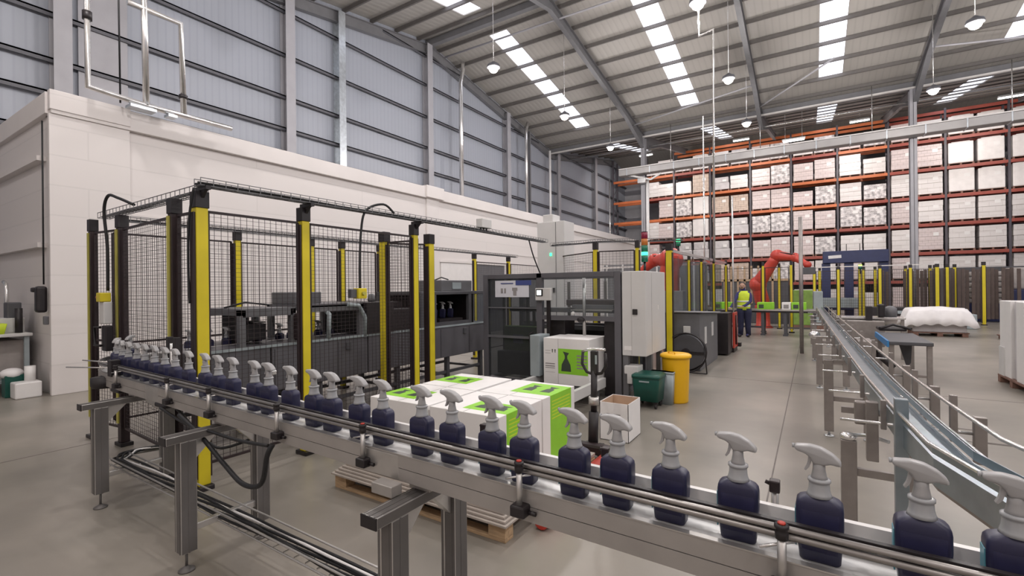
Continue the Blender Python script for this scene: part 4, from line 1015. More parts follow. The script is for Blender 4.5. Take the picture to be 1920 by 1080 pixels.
# open carton
t = thing('open_carton', 'open white carton with brown inside on the floor before the bins', 'carton', (-1.87, 5.2, 0))
m = MB(); x0, x1, y0, y1 = -2.03, -1.70, 5.0, 5.42
for a in ((x0, x1, y0, y0+.006), (x0, x1, y1-.006, y1), (x0, x0+.006, y0, y1), (x1-.006, x1, y0, y1)): m.box(a[0], a[1], a[2], a[3], 0, .42)
m.box(x0, x1, y0, y1, 0, .006); m.build('box_walls', 'carton_white', t)
m = MB()
for a in ((x0+.006, x1-.006, y0+.006, y0+.009), (x0+.006, x1-.006, y1-.009, y1-.006), (x0+.006, x0+.009, y0+.006, y1-.006), (x1-.009, x1-.006, y0+.006, y1-.006)): m.box(a[0], a[1], a[2], a[3], .006, .415)
m.box(x0+.006, x1-.006, y0+.006, y1-.006, .30, .31); m.build('inner_lining', 'carton_inner', t)
MB().box(x0+.08, x0+.24, y0-.001, y0, .27, .30).build('text_print', 'grey_print', t)
# bins
t = thing('yellow_bin', 'tall round yellow waste bin with lid right of the case packer', 'bin', (-1.72, 7.2, 0))
MB().lathe((-1.72, 7.2, 0), [(.001, 0), (.165, 0), (.172, .02), (.195, .62), (.20, .65), (.21, .655), (.21, .67)], 28).build('bin_body', 'bin_yellow', t)
MB().lathe((-1.72, 7.2, 0), [(.218, .655), (.222, .67), (.22, .695), (.19, .712), (.10, .722), (.001, .724)], 28).build('lid', 'bin_yellow', t)
MB().tube([(-1.80, 7.12, .72), (-1.80, 7.12, .745), (-1.70, 7.06, .745), (-1.70, 7.06, .72)], .01, 6).build('lid_handle', 'bin_yellow', t)
t = thing('green_bin', 'dark green waste tub on castors next to the yellow bin', 'bin', (-1.95, 6.6, 0))
m = MB(); m.loft([rrect(-1.98, 6.72, .17, .16, .04, .10), rrect(-1.98, 6.72, .19, .19, .04, .42), rrect(-1.98, 6.72, .185, .185, .04, .44)]); m.build('tub', 'bin_green', t)
MB().loft([rrect(-1.98, 6.72, .20, .20, .05, .42), rrect(-1.98, 6.72, .20, .20, .05, .46), rrect(-1.98, 6.72, .17, .17, .05, .48)]).build('lid', 'bin_green', t)
MB().box(-2.06, -1.92, 6.52, 6.524, .37, .39).build('lettering_strip', 'bin_grey', t)
for dx in (-.13, .13):
    for dy in (-.12, .12): MB().tube([(-1.98+dx-.012, 6.72+dy, .035), (-1.98+dx+.012, 6.72+dy, .035)], .035, 12).box(-1.98+dx-.02, -1.98+dx+.02, 6.72+dy-.02, 6.72+dy+.02, .06, .10).build('castor', 'black', t)
t = thing('grey_tub', 'grey plastic tub tucked behind the green bin', 'bin', (-1.8, 6.95, 0))
MB().loft([rrect(-1.86, 6.98, .15, .06, .02, 0), rrect(-1.86, 6.98, .17, .07, .02, .47)]).build('tub', 'bin_grey', t); MB().loft([rrect(-1.86, 6.98, .175, .075, .02, .44), rrect(-1.86, 6.98, .175, .075, .02, .47)]).build('rim', 'bin_grey', t)

# ================================================================== MID AND RIGHT
# control desk with reel
t = thing('control_desk', 'dark grey sloping control desk cabinet beside the robot cell', 'cabinet', (-2.1, 10.8, 0))
m = MB(); m.prism([(9.95, 0), (12.0, 0), (12.0, 1.06), (9.95, 1.16)], -2.62, -1.90, 'x', .01); m.build('body', 'mid_grey', t)
MB().prism([(9.9, 1.17), (12.05, 1.07), (12.05, 1.10), (9.9, 1.20)], -2.66, -1.84, 'x', .008).build('sloping_top', 'steel_col', t)
MB().box(-2.22, -2.08, 9.935, 9.95, .75, .90, .01).build('notice', 'cab_grey', t); MB().box(-1.9, -1.89, 10.4, 10.6, .5, .85).box(-1.9, -1.89, 11.2, 11.4, .6, .9).build('data_plates', 'cab_grey', t)
t = thing('hose_reel', 'large round black reel guard standing in front of the control desk', 'reel', (-2.1, 9.7, 0))
c = Vector((-2.12, 9.78, .40))
def ring(m, c, r, y, tr, n=28):
    pts = [(c.x+r*math.cos(2*PI*k/n), y, c.z+r*math.sin(2*PI*k/n)) for k in range(n+1)]; m.tube(pts, tr, 6, False)
m = MB(); ring(m, c, .385, 9.66, .014); ring(m, c, .36, 9.84, .014); m.build('rim', 'black', t)
m = MB(); m.tube([(c.x, 9.70, c.z), (c.x, 9.84, c.z)], .34, 28); m.build('disc', 'dark_grey', t)
MB().tube([(c.x, 9.64, c.z), (c.x, 9.7, c.z)], .08, 14).box(c.x-.34, c.x+.34, 9.67, 9.70, c.z-.02, c.z+.02).build('hub', 'black', t)
MB().tube([(-1.78, 9.72, .55), (-1.72, 9.62, .02)], .012, 6).tube([(-2.4, 9.7, .02), (-1.72, 9.62, .02)], .012, 6).build('stand', 'black', t)
t = thing('black_red_cabinet', 'black cabinet with salmon red side panel behind the control desk', 'cabinet', (-1.9, 12.8, 0))
MB().box(-2.3, -1.74, 12.5, 13.2, .03, 1.04, .01).build('body', 'black', t)
MB().box(-1.72, -1.68, 13.1, 13.7, .12, 1.02, .005).build('red_panel', 'robot_red', t); MB().box(-1.70, -1.6, 13.7, 13.85, .1, .2, .01).build('foot', 'black', t)
MB().tube([(-1.66, 13.3, .2), (-1.66, 13.3, .95)], .02, 6).box(-1.8, -1.7, 13.2, 13.8, 0, .12).build('side_post', 'black', t)
# robots
def robot(base, pts, rad, label, ped=.7):
    t = thing('industrial_robot', label, 'robot', base)
    b = Vector(base)
    MB().lathe(b, [(.35, 0), (.35, .05), (.26, .1), (.24, ped), (.3, ped+.04), (.3, ped+.2), (.1, ped+.25)], 20).build('pedestal', 'robot_red', t)
    P = [Vector(p) for p in pts]
    for i in range(len(P)-1):
        n = ['shoulder_link', 'upper_arm', 'forearm', 'wrist', 'tool_link'][i]
        m = MB(); m.tube([P[i], P[i].lerp(P[i+1], .2), P[i].lerp(P[i+1], .8), P[i+1]], [rad[i], rad[i]*1.05, rad[i+1]*1.05, rad[i+1]], 12)
        o = m.build(n, 'robot_red', t)
        MB().sphere(P[i+1], rad[i+1]*1.35, 1, .9, 1).build('joint_cover', 'robot_red' if i % 2 == 0 else 'red', o)
    MB().tube([P[0]+Vector((.15, -.1, .1)), P[1]+Vector((.2, -.12, 0)), P[2]+Vector((.05, -.12, .12)), P[3]+Vector((0, -.1, .1))], .03, 6).build('hose_pack', 'cable', t)
    MB().box(P[-1].x-.25, P[-1].x+.25, P[-1].y-.15, P[-1].y+.15, P[-1].z-.35, P[-1].z-.1, .02).build('gripper', 'dark_grey', t)
robot((-1.7, 21.6, 0), [(-1.7, 21.6, .95), (-1.85, 21.3, 1.75), (-1.15, 21, 2.85), (-.55, 20.8, 2.75), (-.15, 20.6, 2.45)], [.26, .24, .18, .13, .1], 'big red-orange robot arm bent over the palletising cell behind the worker')
robot((-3.45, 13.2, 0), [(-3.45, 13.2, .9), (-3.35, 13.1, 1.6), (-3.2, 13.0, 2.42), (-3.75, 13.4, 2.45), (-4.2, 13.5, 2.1)], [.26, .24, .24, .14, .1], 'red robot arm standing in the cell behind the grey control cabinet')
robot((8.6, 22.5, 0), [(8.6, 22.5, .95), (8.3, 22.4, 1.8), (7.55, 22.0, 2.3), (7.0, 21.8, 2.1), (6.8, 21.7, 1.9)], [.26, .24, .2, .13, .1], 'red robot arm cut by the right edge of the picture')
MB_ = MB()
t = thing('red_machine_frame', 'dark red upright machine column in the near robot cell', 'machine', (-3.1, 12, 0))
MB().box(-3.05, -2.75, 11.8, 12.0, 0, 2.45, .01).build('column', 'red', t); MB().box(-3.7, -2.8, 11.8, 12.1, .6, .9, .01).build('cross_beam', 'orange_beam', t); MB().box(-3.0, -2.5, 11.2, 11.5, .9, 1.6, .01).build('guard_box', 'bag_grey', t)
# person
def skin_mesh(name, verts, edges, rads, mt, parent, loc, root=0, sub=1):
    me = bpy.data.meshes.new(name); me.from_pydata([Vector(v)-Vector(loc) for v in verts], edges, []); me.materials.append(MT[mt])
    o = bpy.data.objects.new(name, me); col.objects.link(o)
    s = o.modifiers.new('skin', 'SKIN'); s.use_smooth_shade = True
    for i, r in enumerate(rads):
        rr = r if isinstance(r, tuple) else (r, r)
        me.skin_vertices[0].data[i].radius = rr; me.skin_vertices[0].data[i].use_root = (i == root)
    ss = o.modifiers.new('sub', 'SUBSURF'); ss.levels = sub; ss.render_levels = sub
    if parent: o.parent = parent
    else: o.location = loc
    return o
px, py = -1.93, 17.33
def W(x, y, z): return (px+x, py+y, z)
V = [W(0, 0, .96), W(0, 0, 1.10), W(0, 0, 1.30), W(0, -.01, 1.47), W(0, 0, 1.56), W(-.02, -.03, 1.63), W(-.03, -.04, 1.72),
     W(.10, .02, .92), W(.12, .04, .50), W(.13, .06, .09), W(.08, -.06, .05),
     W(-.09, -.02, .92), W(-.10, -.04, .50), W(-.10, 0, .09), W(-.17, -.10, .05),
     W(.19, .02, 1.43), W(.22, -.08, 1.18), W(.06, -.25, 1.05), W(-.02, -.30, 1.03),
     W(-.17, -.03, 1.43), W(-.24, -.18, 1.20), W(-.34, -.34, 1.00), W(-.37, -.40, .98)]
Ed = [(0, 1), (1, 2), (2, 3), (3, 4), (4, 5), (5, 6), (0, 7), (7, 8), (8, 9), (9, 10), (0, 11), (11, 12), (12, 13), (13, 14), (3, 15), (15, 16), (16, 17), (17, 18), (3, 19), (19, 20), (20, 21), (21, 22)]
Rd = [(.15, .11), (.15, .11), (.17, .12), (.14, .10), .055, .085, .09, .095, .07, .05, .045, .095, .07, .05, .045, .07, .05, .04, .038, .07, .05, .04, .038]
body = skin_mesh('person', V, Ed, Rd, 'sleeve_blue', None, (px, py, 0), 0, 2)
tag(body, 'worker in yellow hi-vis vest, navy sleeves and dark trousers packing at the table', 'person')
def onp(mb, n, mt):
    o = mb.build(n, mt, None); 
    for v in o.data.vertices: v.co -= Vector((px, py, 0))
    o.parent = body; return o
def ell(m, secs, n=20): m.loft([[Vector((px+cx+rx*math.cos(2*PI*k/n), py+cy_+ry*math.sin(2*PI*k/n), z)) for k in range(n)] for cx, cy_, rx, ry, z in secs])
m = MB(); ell(m, [(0, 0, .19, .145, .90), (0, 0, .20, .155, 1.0), (0, 0, .195, .15, 1.15), (0, 0, .21, .15, 1.32), (0, 0, .20, .135, 1.45), (0, 0, .12, .09, 1.53)]); onp(m, 'hi_vis_vest', 'hivis')
m = MB(); ell(m, [(0, 0, .203, .158, 1.0), (0, 0, .203, .158, 1.05)]); ell(m, [(0, 0, .206, .158, 1.16), (0, 0, .209, .158, 1.21)]); onp(m, 'reflective_band', 'reflective')
for s, (ax, ay) in ((1, (.115, .03)), (-1, (-.095, -.02))):
    m = MB(); m.loft([[Vector((px+cx+r*math.cos(2*PI*k/14), py+cy_+r*1.1*math.sin(2*PI*k/14), z)) for k in range(14)] for cx, cy_, r, z in [(ax+s*.012, ay+.05, .075, .06), (ax, ay+.03, .085, .3), (ax, ay+.01, .10, .55), (ax, ay, .125, .8), (ax*.8, ay*.6, .14, .95)]]); onp(m, 'trouser_leg', 'cloth_navy')
    m = MB(); m.sphere((px+ax+s*.0+(0 if s > 0 else -.03), py+ay+(.02 if s > 0 else -.03), .055), .075, .8, 1.6, .7); onp(m, 'shoe', 'black')
m = MB(); m.sphere((px-.03, py-.04, 1.70), .098, .9, 1.05, 1.2, 16, 12); m.sphere((px-.03, py-.15, 1.685), .022, .8, 1, 1.2)
for sx in (-.12, .06): m.sphere((px+sx, py-.03, 1.69), .025, .5, .9, 1.2)
onp(m, 'head', 'skin')
m = MB(); m.sphere((px-.03, py-.015, 1.735), .104, .92, 1.02, 1.05, 16, 12); onp(m, 'hair', 'hair')
m = MB()
for sx in (-.065, .005): m.sphere((px+sx, py-.136, 1.715), .010)
m.box(px-.055, px-.005, py-.14, py-.134, 1.64, 1.65); onp(m, 'eyes_and_mouth', 'dark_print')
for hx, hy, hz in ((-.02, -.30, 1.03), (-.37, -.40, .98)):
    m = MB(); m.sphere((px+hx, py+hy-.03, hz), .042, .9, 1.1, .5)
    for k in range(4): a = (k-1.5)*.022; m.tube([(px+hx+a, py+hy-.06, hz), (px+hx+a*1.2, py+hy-.10, hz-.008), (px+hx+a*1.25, py+hy-.125+.006*abs(k-1.5), hz-.028)], [.010, .009, .007], 6)
    m.tube([(px+hx+.035, py+hy-.02, hz), (px+hx+.062, py+hy-.055, hz-.01), (px+hx+.066, py+hy-.08, hz-.02)], [.011, .010, .008], 6)
    onp(m, 'hand', 'skin')
# packing table with cartons
t = thing('packing_conveyor', 'dark packing conveyor table behind the worker carrying green cartons', 'conveyor', (-1, 18.6, 0))
MB().box(-3.2, .15, 18.2, 18.9, .78, .86, .01).build('bed', 'black', t); MB().box(-3.2, .15, 18.18, 18.2, .84, .89).box(-3.2, .15, 18.9, 18.92, .84, .89).build('side_rail', 'alu', t)
for x in (-3.0, -1.45, -.78, 0.05):
    for y in (18.28, 18.8): MB().box(x-.045, x+.045, y-.045, y+.045, .05, .78).box(x-.07, x+.07, y-.07, y+.07, 0, .05).build('leg', 'dark_grey', t)
MB().box(-.75, .0, 18.26, 18.3, .25, .3).box(-3.0, -1.5, 18.26, 18.3, .25, .3).build('stretcher', 'dark_grey', t)
for i, (x0, x1, lab) in enumerate([(-1.62, -1.12, 'lime green carton on the packing table right of the worker'), (-.88, -.62, 'white carton on the packing table next to a green one'), (-.60, -.18, 'lime green carton at the right end of the packing table'), (-3.0, -2.4, 'green carton on the packing table left of the worker')]):
    t = thing('packed_carton', lab, 'carton', (x0, 18.5, .86), 'cartons on the packing table')
    MB().box(x0, x1, 18.3, 18.75, .865, 1.12, .004).build('box', 'carton_white' if i == 1 else 'green_print', t); MB().box(x0+.05, x0+.2, 18.298, 18.3, .92, 1.05).build('print', 'dark_print' if i != 1 else 'grey_print', t)
# machinery in second cell
f = thing('safety_fence', 'far safety fence of slim yellow posts round the red robot cell', 'fence', (-1, 19.8, 0))
for x in (-1.53, -.64): post(f, x, 19.6, .07)
post(f, -1.1, 21.2, .07); wire_panel(f, -1.46, 19.6, -.72, 19.6, .2, 2.35, .1, .1)
post(f, -4.2, 19.8, .07); wire_panel(f, -4.1, 19.8, -1.6, 19.6, .2, 2.35, .1, .1)
t = thing('wrapped_pallet', 'green cartons stacked on a pallet inside the robot cell', 'pallet load', (-.3, 22, 0))
MB().box(-.75, .35, 21.6, 22.6, 0, .14, .01).build('pallet', 'wood_dark', t)
MB().box(-.72, .0, 21.62, 22.58, .14, 1.5, .02).build('green_cartons', 'green_tint', t); MB().box(.02, .33, 21.62, 22.58, .14, 1.45, .02).build('white_cartons', 'bin_grey', t)
t = thing('brown_machine', 'dark brown machine cabinet behind the robot arm', 'machine', (-2, 24.5, 0))
MB().box(-3.6, -.9, 24, 25, 0, 2.0, .02).build('body', 'dark_grey', t)
b = MB()
for k in range(9): b.box(-3.5+k*.28, -3.42+k*.28, 23.95, 24.0, .9, 2.6)
b.box(-3.6, -.9, 23.95, 24.05, 1.9, 2.0); b.build('slatted_guard', 'carton_brown', t)
t = thing('grey_cell_panel', 'grey panelled machine wall inside the near robot cell', 'machine', (-4.5, 16.5, 0))
MB().box(-6.4, -2.9, 16.3, 16.5, 0, 2.5, .01).build('panels', 'steel_grey', t)
b = MB()
for k in range(6): b.box(-6.3+k*.6, -6.25+k*.6, 16.25, 16.3, 0, 2.5)
b.box(-4.0, -3.7, 16.24, 16.3, 1.4, 2.0); b.build('posts', 'cab_grey', t)
# tall thin posts before the racking
for i, (x, y, z0, z1, r, mt, lab) in enumerate([(-.24, 13.8, 0, 3.4, .045, 'steel_leg', 'slim grey post standing left of the steel conveyor far end')]):
    o = MB().tube([(x, y, z0), (x, y, z1)], r, 8).build('grey_pole', mt, None, (x, y, z0)); tag(o, lab, 'pole')
# far yellow posts row
def X(p, y):
    dx = -math.sin(yaw)+math.cos(yaw)*(p-960)/F_PX; dy = math.cos(yaw)+math.sin(yaw)*(p-960)/F_PX; return y*dx/dy
f = thing('safety_fence', 'long far safety fence crowded with yellow posts and brown mesh panels', 'fence', (3, 27.5, 0))
xs = [(1527, 27.2), (1572, 27.2), (1612, 27.8), (1650, 27.2), (1707, 27.2), (1757, 27.2), (1790, 28.4), (1537, 28.6), (1619, 28.8), (1641, 28.8), (1698, 28.8), (1744, 28.8), (1753, 28.8), (1776, 27.9)]
PX = [(X(p, y), y) for p, y in xs]
for i, (x, y) in enumerate(PX): post(f, x, y, .10 if i != 5 else .12)
row = sorted([p for p in PX if p[1] == 27.2])
for a, b in zip(row[:-1], row[1:]): wire_panel(f, a[0]+.08, a[1], b[0]-.08, b[1], .2, 2.35, .07, .12, .005)
m = MB()
for k in range(31):
    x = row[2][0]+k*.155
    if 3.0 < x < 3.5: continue
    m.box(x, x+.115, 28.1+.12*(k % 3), 28.14+.12*(k % 3), .15, 2.3+.05*(k % 2))
m.build('brown_posts', 'brown_panel', f)
MB().bar((row[0][0], 27.2, 2.55), (row[-1][0], 27.2, 2.55), .04).build('top_rail', 'silver', f)
f = thing('safety_fence', 'single yellow fence post standing right of the white covered pallet', 'fence', (5.82, 26.27, 0)); post(f, 5.82, 26.27, .10)
t = thing('palletiser', 'dark blue palletising machine with white name plate behind yellow posts', 'machine', (2, 32, 0))
MB().box(.5, 3.4, 31.5, 32.6, 2.9, 3.55, .02).build('top_beam', 'blue_machine', t)
for x in (.45, 1.5, 3.0): MB().box(x, x+.4, 31.7, 32.4, 0, 2.9, .01).build('column', 'blue_machine', t)
MB().box(.5, 1.9, 31.6, 32.4, .3, .8, .01).build('bed', 'blue_machine', t); MB().box(.75, 1.35, 31.48, 31.5, 3.15, 3.32, .005, rot=Matrix.Rotation(math.radians(-3), 3, 'Y')).build('name_plate', 'white_plastic', t)
MB().tube([(1.6, 32, 3.5), (1.6, 32, 3.95)], .02, 6).tube([(2.2, 32, 3.5), (2.2, 32, 3.95)], .02, 6).build('aerials', 'black', t)
MB().box(.35, 2.0, 30.0, 31.0, .5, 1.0, .02).build('white_layer', 'bin_grey', t)
t = thing('far_conveyor', 'dark conveyor bed in front of the far yellow posts', 'conveyor', (4, 25, 0))
MB().box(1.9, 5.0, 24.6, 25.4, .35, .75, .02).build('bed', 'black', t); MB().box(2.9, 3.2, 24.55, 24.6, .5, .62).build('motor', 'bin_grey', t)
for x in (2.1, 3.5, 4.8): MB().box(x-.05, x+.05, 24.7, 25.3, 0, .35).build('leg', 'black', t)
# right background stacks
t = thing('sack_stack', 'stack of pale brown sacks on a dark pallet beyond the yellow post', 'sacks', (6.4, 29, 0))
MB().box(5.9, 7.2, 28.8, 30, 0, .8, .02).build('base', 'blue_machine', t)
for k in range(6):
    b = MB()
    for j in range(3): b.box(5.95+j*.42, 6.35+j*.42, 28.85+.02*(k % 2), 29.9, .8+k*.24, 1.02+k*.24, .07)
    b.build('sack_layer', 'bag_grey', t)
t = thing('dark_machine', 'dark machine block behind the sacks at the right edge', 'machine', (9, 31, 0))
MB().box(7.4, 11, 30, 31.5, 0, 1.4, .03).build('lower_body', 'blue_machine', t); MB().box(7.6, 10.8, 30.2, 31.3, 1.4, 2.4, .1).build('upper_body', 'bag_grey', t); MB().box(5.6, 12.0, 32, 33, 0, 2.5, .02).build('rear_panel', 'dark_grey', t)
t = thing('low_block', 'small pale block on the floor behind the white covered pallet', 'box', (4.9, 24.2, 0)); MB().box(4.4, 5.1, 23.8, 24.5, 0, .55, .03).build('block', 'bin_grey', t)
# white covered pallet
t = thing('wooden_pallet', 'pink-brown pallet under the white draped sheet', 'pallet', (3.4, 20.4, 0))
m = MB(); m.box(2.75, 4.15, 20.2, 21.3, .10, .13, .005)
for x in (2.85, 3.45, 4.05): m.box(x-.07, x+.07, 20.2, 21.3, 0, .10, .005)
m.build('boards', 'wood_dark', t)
t = MB().box(2.78, 4.1, 20.25, 21.25, .13, .55, .02).build('white_load', 'wrap_grey', None, (3.4, 20.7, .13)); tag(t, 'pale grey block of goods under the draped white sheet', 'load')
# draped sheet: grid surface
bm = bmesh.new(); nx, ny = 36, 24; grid = []
for j in range(ny+1):
    r_ = []
    for i in range(nx+1):
        u, v = i/nx*2-1, j/ny*2-1
        x, y = 3.42+u*.92, 20.72+v*.72
        e = max(abs(u)**2.6, abs(v)**2.6)
        z = .93-.10*(u*u*.8+v*v*.6)+.012*math.sin(9*u+3*v)+.01*math.sin(14*v)
        if e > .55: z -= (e-.55)*1.05+.03*math.sin(u*17+v*13)
        r_.append(bm.verts.new((x+.02*math.sin(11*v), y+.02*math.sin(9*u), max(z, .18))))
    grid.append(r_)
for j in range(ny):
    for i in range(nx):
        f_ = bm.faces.new((grid[j][i], grid[j][i+1], grid[j+1][i+1], grid[j+1][i])); f_.smooth = True
for v in bm.verts: v.co -= Vector((3.42, 20.72, .5))
me = bpy.data.meshes.new('white_sheet'); bm.to_mesh(me); bm.free(); me.materials.append(MT['sheet'])
o = bpy.data.objects.new('white_sheet', me); col.objects.link(o); o.location = (3.42, 20.72, .5)
sm = o.modifiers.new('thick', 'SOLIDIFY'); sm.thickness = .01; tag(o, 'white sheet draped over the low pallet near the yellow posts', 'sheet')
t = thing('wooden_pallet', 'empty brown pallet half hidden by the white stack at right', 'pallet', (5, 19.6, 0))
m = MB(); m.box(4.75, 5.9, 19.3, 20.2, .10, .13, .005)
for x in (4.85, 5.3, 5.8): m.box(x-.06, x+.06, 19.3, 20.2, 0, .10, .005)
m.build('boards', 'wood_dark', t)
# right white stack
t = thing('wooden_pallet', 'dark red pallet under the tall white stack at the right edge', 'pallet', (3.3, 10.9, 0))
m = MB(); m.box(2.70, 3.9, 10.1, 11.45, .10, .13, .005)
for y in (10.17, 10.8, 11.38): m.box(2.70, 3.9, y-.06, y+.06, 0, .10, .005)
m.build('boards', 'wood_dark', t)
t = thing('white_stack', 'tall stack of white board packs on a pallet at the right edge', 'board stack', (3.3, 10.9, .13))
for y0, y1, mt in ((10.1, 10.28, 'wrap_white'), (10.30, 10.62, 'white_plastic'), (10.65, 10.84, 'wrap_grey'), (10.87, 11.40, 'white_plastic')):
    MB().box(2.72 if mt != 'wrap_grey' else 2.76, 3.88, y0, y1, .13, 1.40, .01).build('board_pack', mt, t)
MB().box(2.705, 2.73, 11.15, 11.4, .13, .62, .005).build('side_sheet', 'cab_grey', t)
# ================================================================== STEEL CONVEYOR ON THE RIGHT
t = thing('steel_conveyor', 'narrow stainless steel conveyor running from the far hall towards the bottom right corner', 'conveyor', (.4, 8, 0))
cp = [(.16, 17.4), (.22, 13), (.29, 9), (.35, 6), (.39, 4.2), (.43, 3.2), (.47, 2.55), (.60, 2.08), (.85, 1.80)]
def sstrip(name, mt, o0, o1, z0, z1): return strip(name, mt, o0, o1, z0, z1, t, cp)
sstrip('belt', 'steel_blue', -.05, .05, .96, .98); sstrip('side_plate', 'steel_blue', -.062, -.05, .88, .99); sstrip('side_plate', 'steel_blue', .05, .062, .88, .99)
sstrip('guide_plate', 'steel_blue', -.066, -.062, 1.0, 1.035); sstrip('guide_plate', 'steel_blue', .062, .066, 1.01, 1.045)
sstrip('lower_channel', 'steel_leg', -.05, .05, .86, .88)
def offp(o, z):
    p = [Vector((a, b, 0)) for a, b in cp]; r = []
    for i, q in enumerate(p):
        d = (p[min(i+1, len(p)-1)]-p[max(i-1, 0)]).normalized(); n = Vector((d.y, -d.x, 0)); r.append(q+n*o+Vector((0, 0, z)))
    return r
MB().tube(offp(-.15, 1.09), .009, 8).build('guide_rail', 'silver', t); MB().tube(offp(.078, 1.05), .008, 8).build('guide_rail', 'silver', t); MB().tube(offp(-.12, .99), .007, 8).build('guide_rail', 'steel', t)
def cx(y):
    for (a, b), (c, d) in zip(cp[:-1], cp[1:]):
        if d <= y <= b: return a+(c-a)*(b-y)/(b-d)
    return cp[0][0]
for y in (3.3, 4.15, 5.1, 6.2, 7.3, 8.4, 9.6, 11, 12.5, 14, 15.5):
    x = cx(y); k = MB().tube([(x-.30, y, .93), (x+.30, y, .93)], .008, 8).build('cross_rod', 'silver', t)
    MB().box(x+.17, x+.20, y-.015, y+.015, .88, 1.12, .002).box(x-.115, x-.09, y-.015, y+.015, .90, 1.06, .002).build('bracket', 'steel_leg', k)
    if y in (3.3, 4.15, 5.1): MB().box(x+.26, x+.31, y-.02, y+.02, .78, 1.02, .004).build('clamp', 'steel_leg', k)
MB().box(.345, .40, 3.05, 3.1, .45, 1.12, .003).build('vertical_plate', 'steel_blue', t)
MB().box(.27, .33, 3.6, 3.66, .62, .98, .003).box(.22, .3, 3.75, 3.8, .80, .95, .01).build('bracket_plate', 'steel_leg', t)
for y in (3.98, 6.4, 9.3, 12.6, 15.6):
    for s in (-1, 1):
        x = cx(y)+(.0)-(.20 if s < 0 else -.16); w_ = .045
        h = .64 if (y < 4 and s < 0) else .86
        g = MB().box(x-w_, x+w_, y-w_, y+w_, .06 if h > .7 else 0, h, .006).build('leg', 'steel_leg', t)
        MB().tube([(x, y, .02), (x, y, .08)], .012, 8).lathe((x, y, 0), [(.05, 0), (.05, .01), (.02, .02)], 14).build('foot', 'steel', g)
    x = cx(y); MB().box(x-.2, x+.16, y-.02, y+.02, .40, .45).box(x-.24, x+.20, y-.02, y+.02, .82, .86).build('cross_brace', 'steel_leg', t)
x = cx(3.98)-.20
MB().lathe((x, 3.98, .64), [(.045, 0), (.05, .005), (.05, .03), (.035, .04), (.001, .042)], 16).build('leg_cap', 'silver', t)
MB().tube([(x, 3.98, .67), (x+.1, 3.9, .70), (x+.2, 3.8, .70)], .012, 8).build('clamp_arm', 'steel', t)
MB().sphere((.02, 9.9, .82), .09, 1, 1.2, .8).build('drive_motor', 'silver', t)
# side machinery between conveyor and white pallet
t = thing('transfer_table', 'low table with dark top and blue front edge right of the steel conveyor', 'table', (1.4, 11, 0))
MB().box(1.10, 1.68, 10.3, 12.2, .66, .72, .01).build('top', 'dark_grey', t); MB().box(1.07, 1.10, 10.3, 12.2, .62, .73, .004).build('blue_edge', 'blue_edge', t)
for x, y in ((1.14, 10.4), (1.64, 10.4), (1.14, 12.1), (1.64, 12.1)): MB().box(x-.035, x+.035, y-.035, y+.035, 0, .66).build('leg', 'steel_leg', t)
MB().box(1.14, 1.64, 10.38, 10.42, .12, .16).build('stretcher', 'steel_leg', t)
MB().prism([(1.3, .66), (1.5, .66), (1.48, .28), (1.42, .2)], 11.0, 11.03, 'y').build('guard_plate', 'dark_grey', t)
MB().box(1.15, 1.6, 12.3, 12.9, .74, .80, .02).tube([(1.15, 12.2, .80), (1.4, 12.5, .86), (1.65, 12.2, .80)], .025, 8).build('guide_arms', 'black', t)
t = thing('crossing_conveyor', 'steel machinery with pale top plate between the conveyor and the blue edged table', 'machine', (1, 13.5, 0))
MB().box(.42, 1.75, 13.6, 14.1, .90, .95, .008).build('top_plate', 'silver', t); MB().box(.5, 1.35, 13.3, 14.2, .30, .88, .02).build('body', 'steel_leg', t)
for x in (.5, 1.3, 1.7): MB().box(x-.03, x+.03, 13.65, 13.71, 0, .9).build('leg', 'steel_leg', t)
MB().box(1.02, 1.14, 13.4, 13.6, .75, 1.20, .01).box(1.25, 1.38, 13.5, 13.7, .95, 1.25, .03).build('drive_box', 'black', t); MB().lathe((1.5, 13.8, .95), [(.12, 0), (.12, .2), (.05, .25)], 16).build('round_guide', 'steel_grey', t)
t = thing('conveyor_motor', 'black cylindrical motor on a bracket beside the steel conveyor', 'motor', (.95, 9.4, 0))
MB().tube([(.85, 9.5, .62), (1.02, 9.2, .46)], .06, 12).build('motor_body', 'black', t); MB().box(.78, .86, 9.4, 9.5, 0, .78).box(.84, .9, 9.4, 9.44, .55, .66).build('bracket_post', 'steel_leg', t)
MB().box(.6, .8, 9.3, 9.9, .58, .80, .01).build('gearbox', 'steel_leg', t)
# ================================================================== LEFT CORNER WORKBENCH
t = thing('workbench', 'pale topped workbench cut by the left edge of the picture', 'table', (-12.3, 2.1, 0))
MB().box(-13.4, -11.25, 1.75, 2.42, .98, 1.03, .01).build('bench_top', 'cab_grey', t)
for x, y in ((-11.35, 1.82), (-11.35, 2.36), (-13.3, 1.82), (-13.3, 2.36)): MB().box(x-.03, x+.03, y-.03, y+.03, 0, .98).build('leg', 'bin_grey', t)
MB().box(-13.3, -11.4, 1.8, 2.38, .2, .24).build('lower_shelf', 'bin_grey', t); MB().box(-13.2, -11.6, 2.0, 2.38, .24, .9, .02).build('shelf_goods', 'bag_grey', t)
t = thing('clothes_pile', 'heap of dark lilac cloths on the workbench', 'cloth', (-12.4, 2, 1.03))
for i, (x, z, r, mt) in enumerate(((-12.5, 1.13, .24, 'lilac'), (-12.1, 1.10, .2, 'lilac'), (-12.6, 1.28, .2, 'cloth_navy'))): MB().sphere((x, 2.0, z), r, 1.6, 1, .5, 14, 8).build('folded_cloth', mt, t)
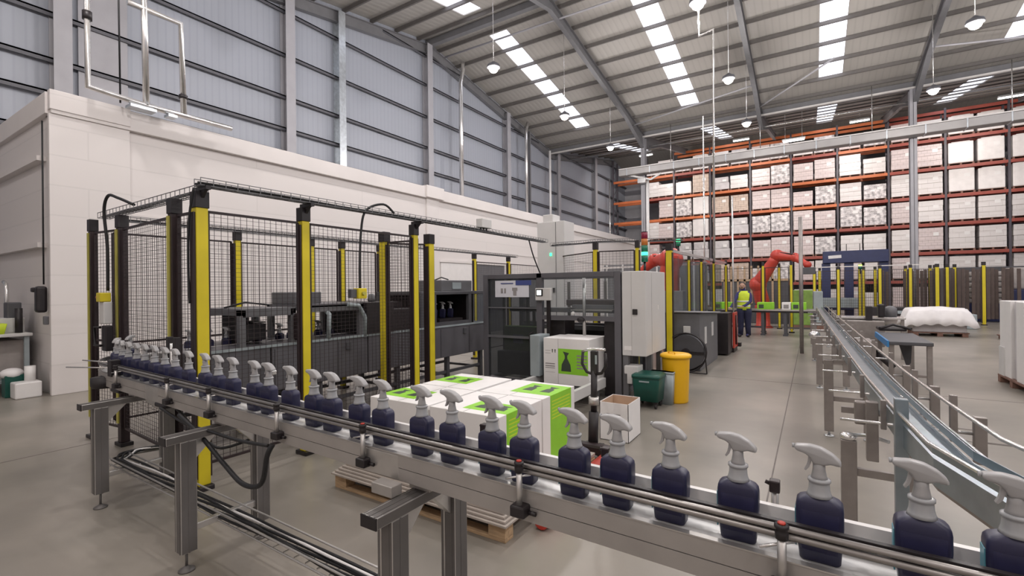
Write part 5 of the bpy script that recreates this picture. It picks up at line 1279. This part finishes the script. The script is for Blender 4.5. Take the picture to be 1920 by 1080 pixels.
t = MB().loft([rrect(-11.45, 2.0, .12, .10, .02, 1.03), rrect(-11.45, 2.0, .15, .13, .02, 1.20)]).build('yellow_tub', 'hivis', None, (-11.45, 2, 1.03)); tag(t, 'small bright yellow tub on the end of the workbench', 'tub')
t = MB().box(-11.85, -11.65, 1.95, 2.15, 1.03, 1.12, .02).build('red_cloth', 'red', None, (-11.7, 2, 1.03)); tag(t, 'small red item next to the yellow tub on the workbench', 'cloth')
t = MB().box(-11.95, -11.7, 2.2, 2.38, 1.2, 1.55, .02).build('grey_dispenser', 'dark_grey', None, (-11.8, 2.3, 1.2)); tag(t, 'dark grey box standing at the back of the workbench', 'box')
t = MB().box(-12.1, -11.62, 2.1, 2.4, 1.03, 1.28, .01).build('grey_case', 'cab_grey', None, (-11.9, 2.2, 1.03)); tag(t, 'light grey case under the dark box on the workbench', 'case')
t = MB().tube([(-11.5, 2.3, 1.03), (-11.5, 2.3, 1.45)], .05, 10).build('black_bottle', 'black', None, (-11.5, 2.3, 1.03)); tag(t, 'black cylindrical container at the back of the workbench', 'container')
t = thing('barcode_scanner', 'black wall mounted scanner holder on the corner of the inner building', 'scanner', (-10.8, 2.45, 1.7))
MB().box(-10.92, -10.76, 2.36, 2.5, 1.38, 1.82, .04).build('body', 'black', t); MB().box(-11.02, -10.9, 2.34, 2.44, 1.72, 1.80, .02).build('head', 'black', t)
t = MB().box(-10.80, -10.72, 2.44, 2.5, 1.18, 1.32, .01).build('wall_switch', 'mid_grey', None, (-10.76, 2.47, 1.2)); tag(t, 'small dark switch on the white corner below the scanner', 'switch')
t = MB().tube([(-10.9, 2.48, 1.85), (-10.9, 2.48, 4.6)], .012, 6).build('wall_cable', 'cable', None, (-10.9, 2.48, 1.85)); tag(t, 'thin black cable running up the corner of the inner building', 'cable')
t = thing('gooseneck_pipe', 'curved silver pipe rising from the back of the workbench', 'pipe', (-12.2, 2.3, 1.03)); MB().tube([(-12.25, 2.3, 1.03), (-12.25, 2.3, 1.75), (-12.3, 2.3, 1.88), (-12.45, 2.3, 1.92)], .03, 8).build('pipe', 'silver', t)
t = thing('waste_bag_box', 'dark green box with white liner on the floor below the workbench', 'bin', (-11.15, 2.2, 0))
MB().box(-11.3, -11.08, 2.05, 2.3, 0, .36, .01).build('box', 'bin_green', t); MB().sphere((-11.2, 2.15, .38), .15, 1, 1, .6).build('liner', 'sheet', t)
t = MB().box(-11.05, -10.76, 2.1, 2.42, 0, .26, .02).build('white_crate', 'white_plastic', None, (-10.9, 2.2, 0)); tag(t, 'low white box on the floor against the white corner', 'box')
t = MB().tube([(-10.97, 2.32, .26), (-10.97, 2.32, .50)], .07, 14).build('white_canister', 'white_plastic', None, (-10.97, 2.32, .26)); tag(t, 'white canister standing on the low white box', 'canister')
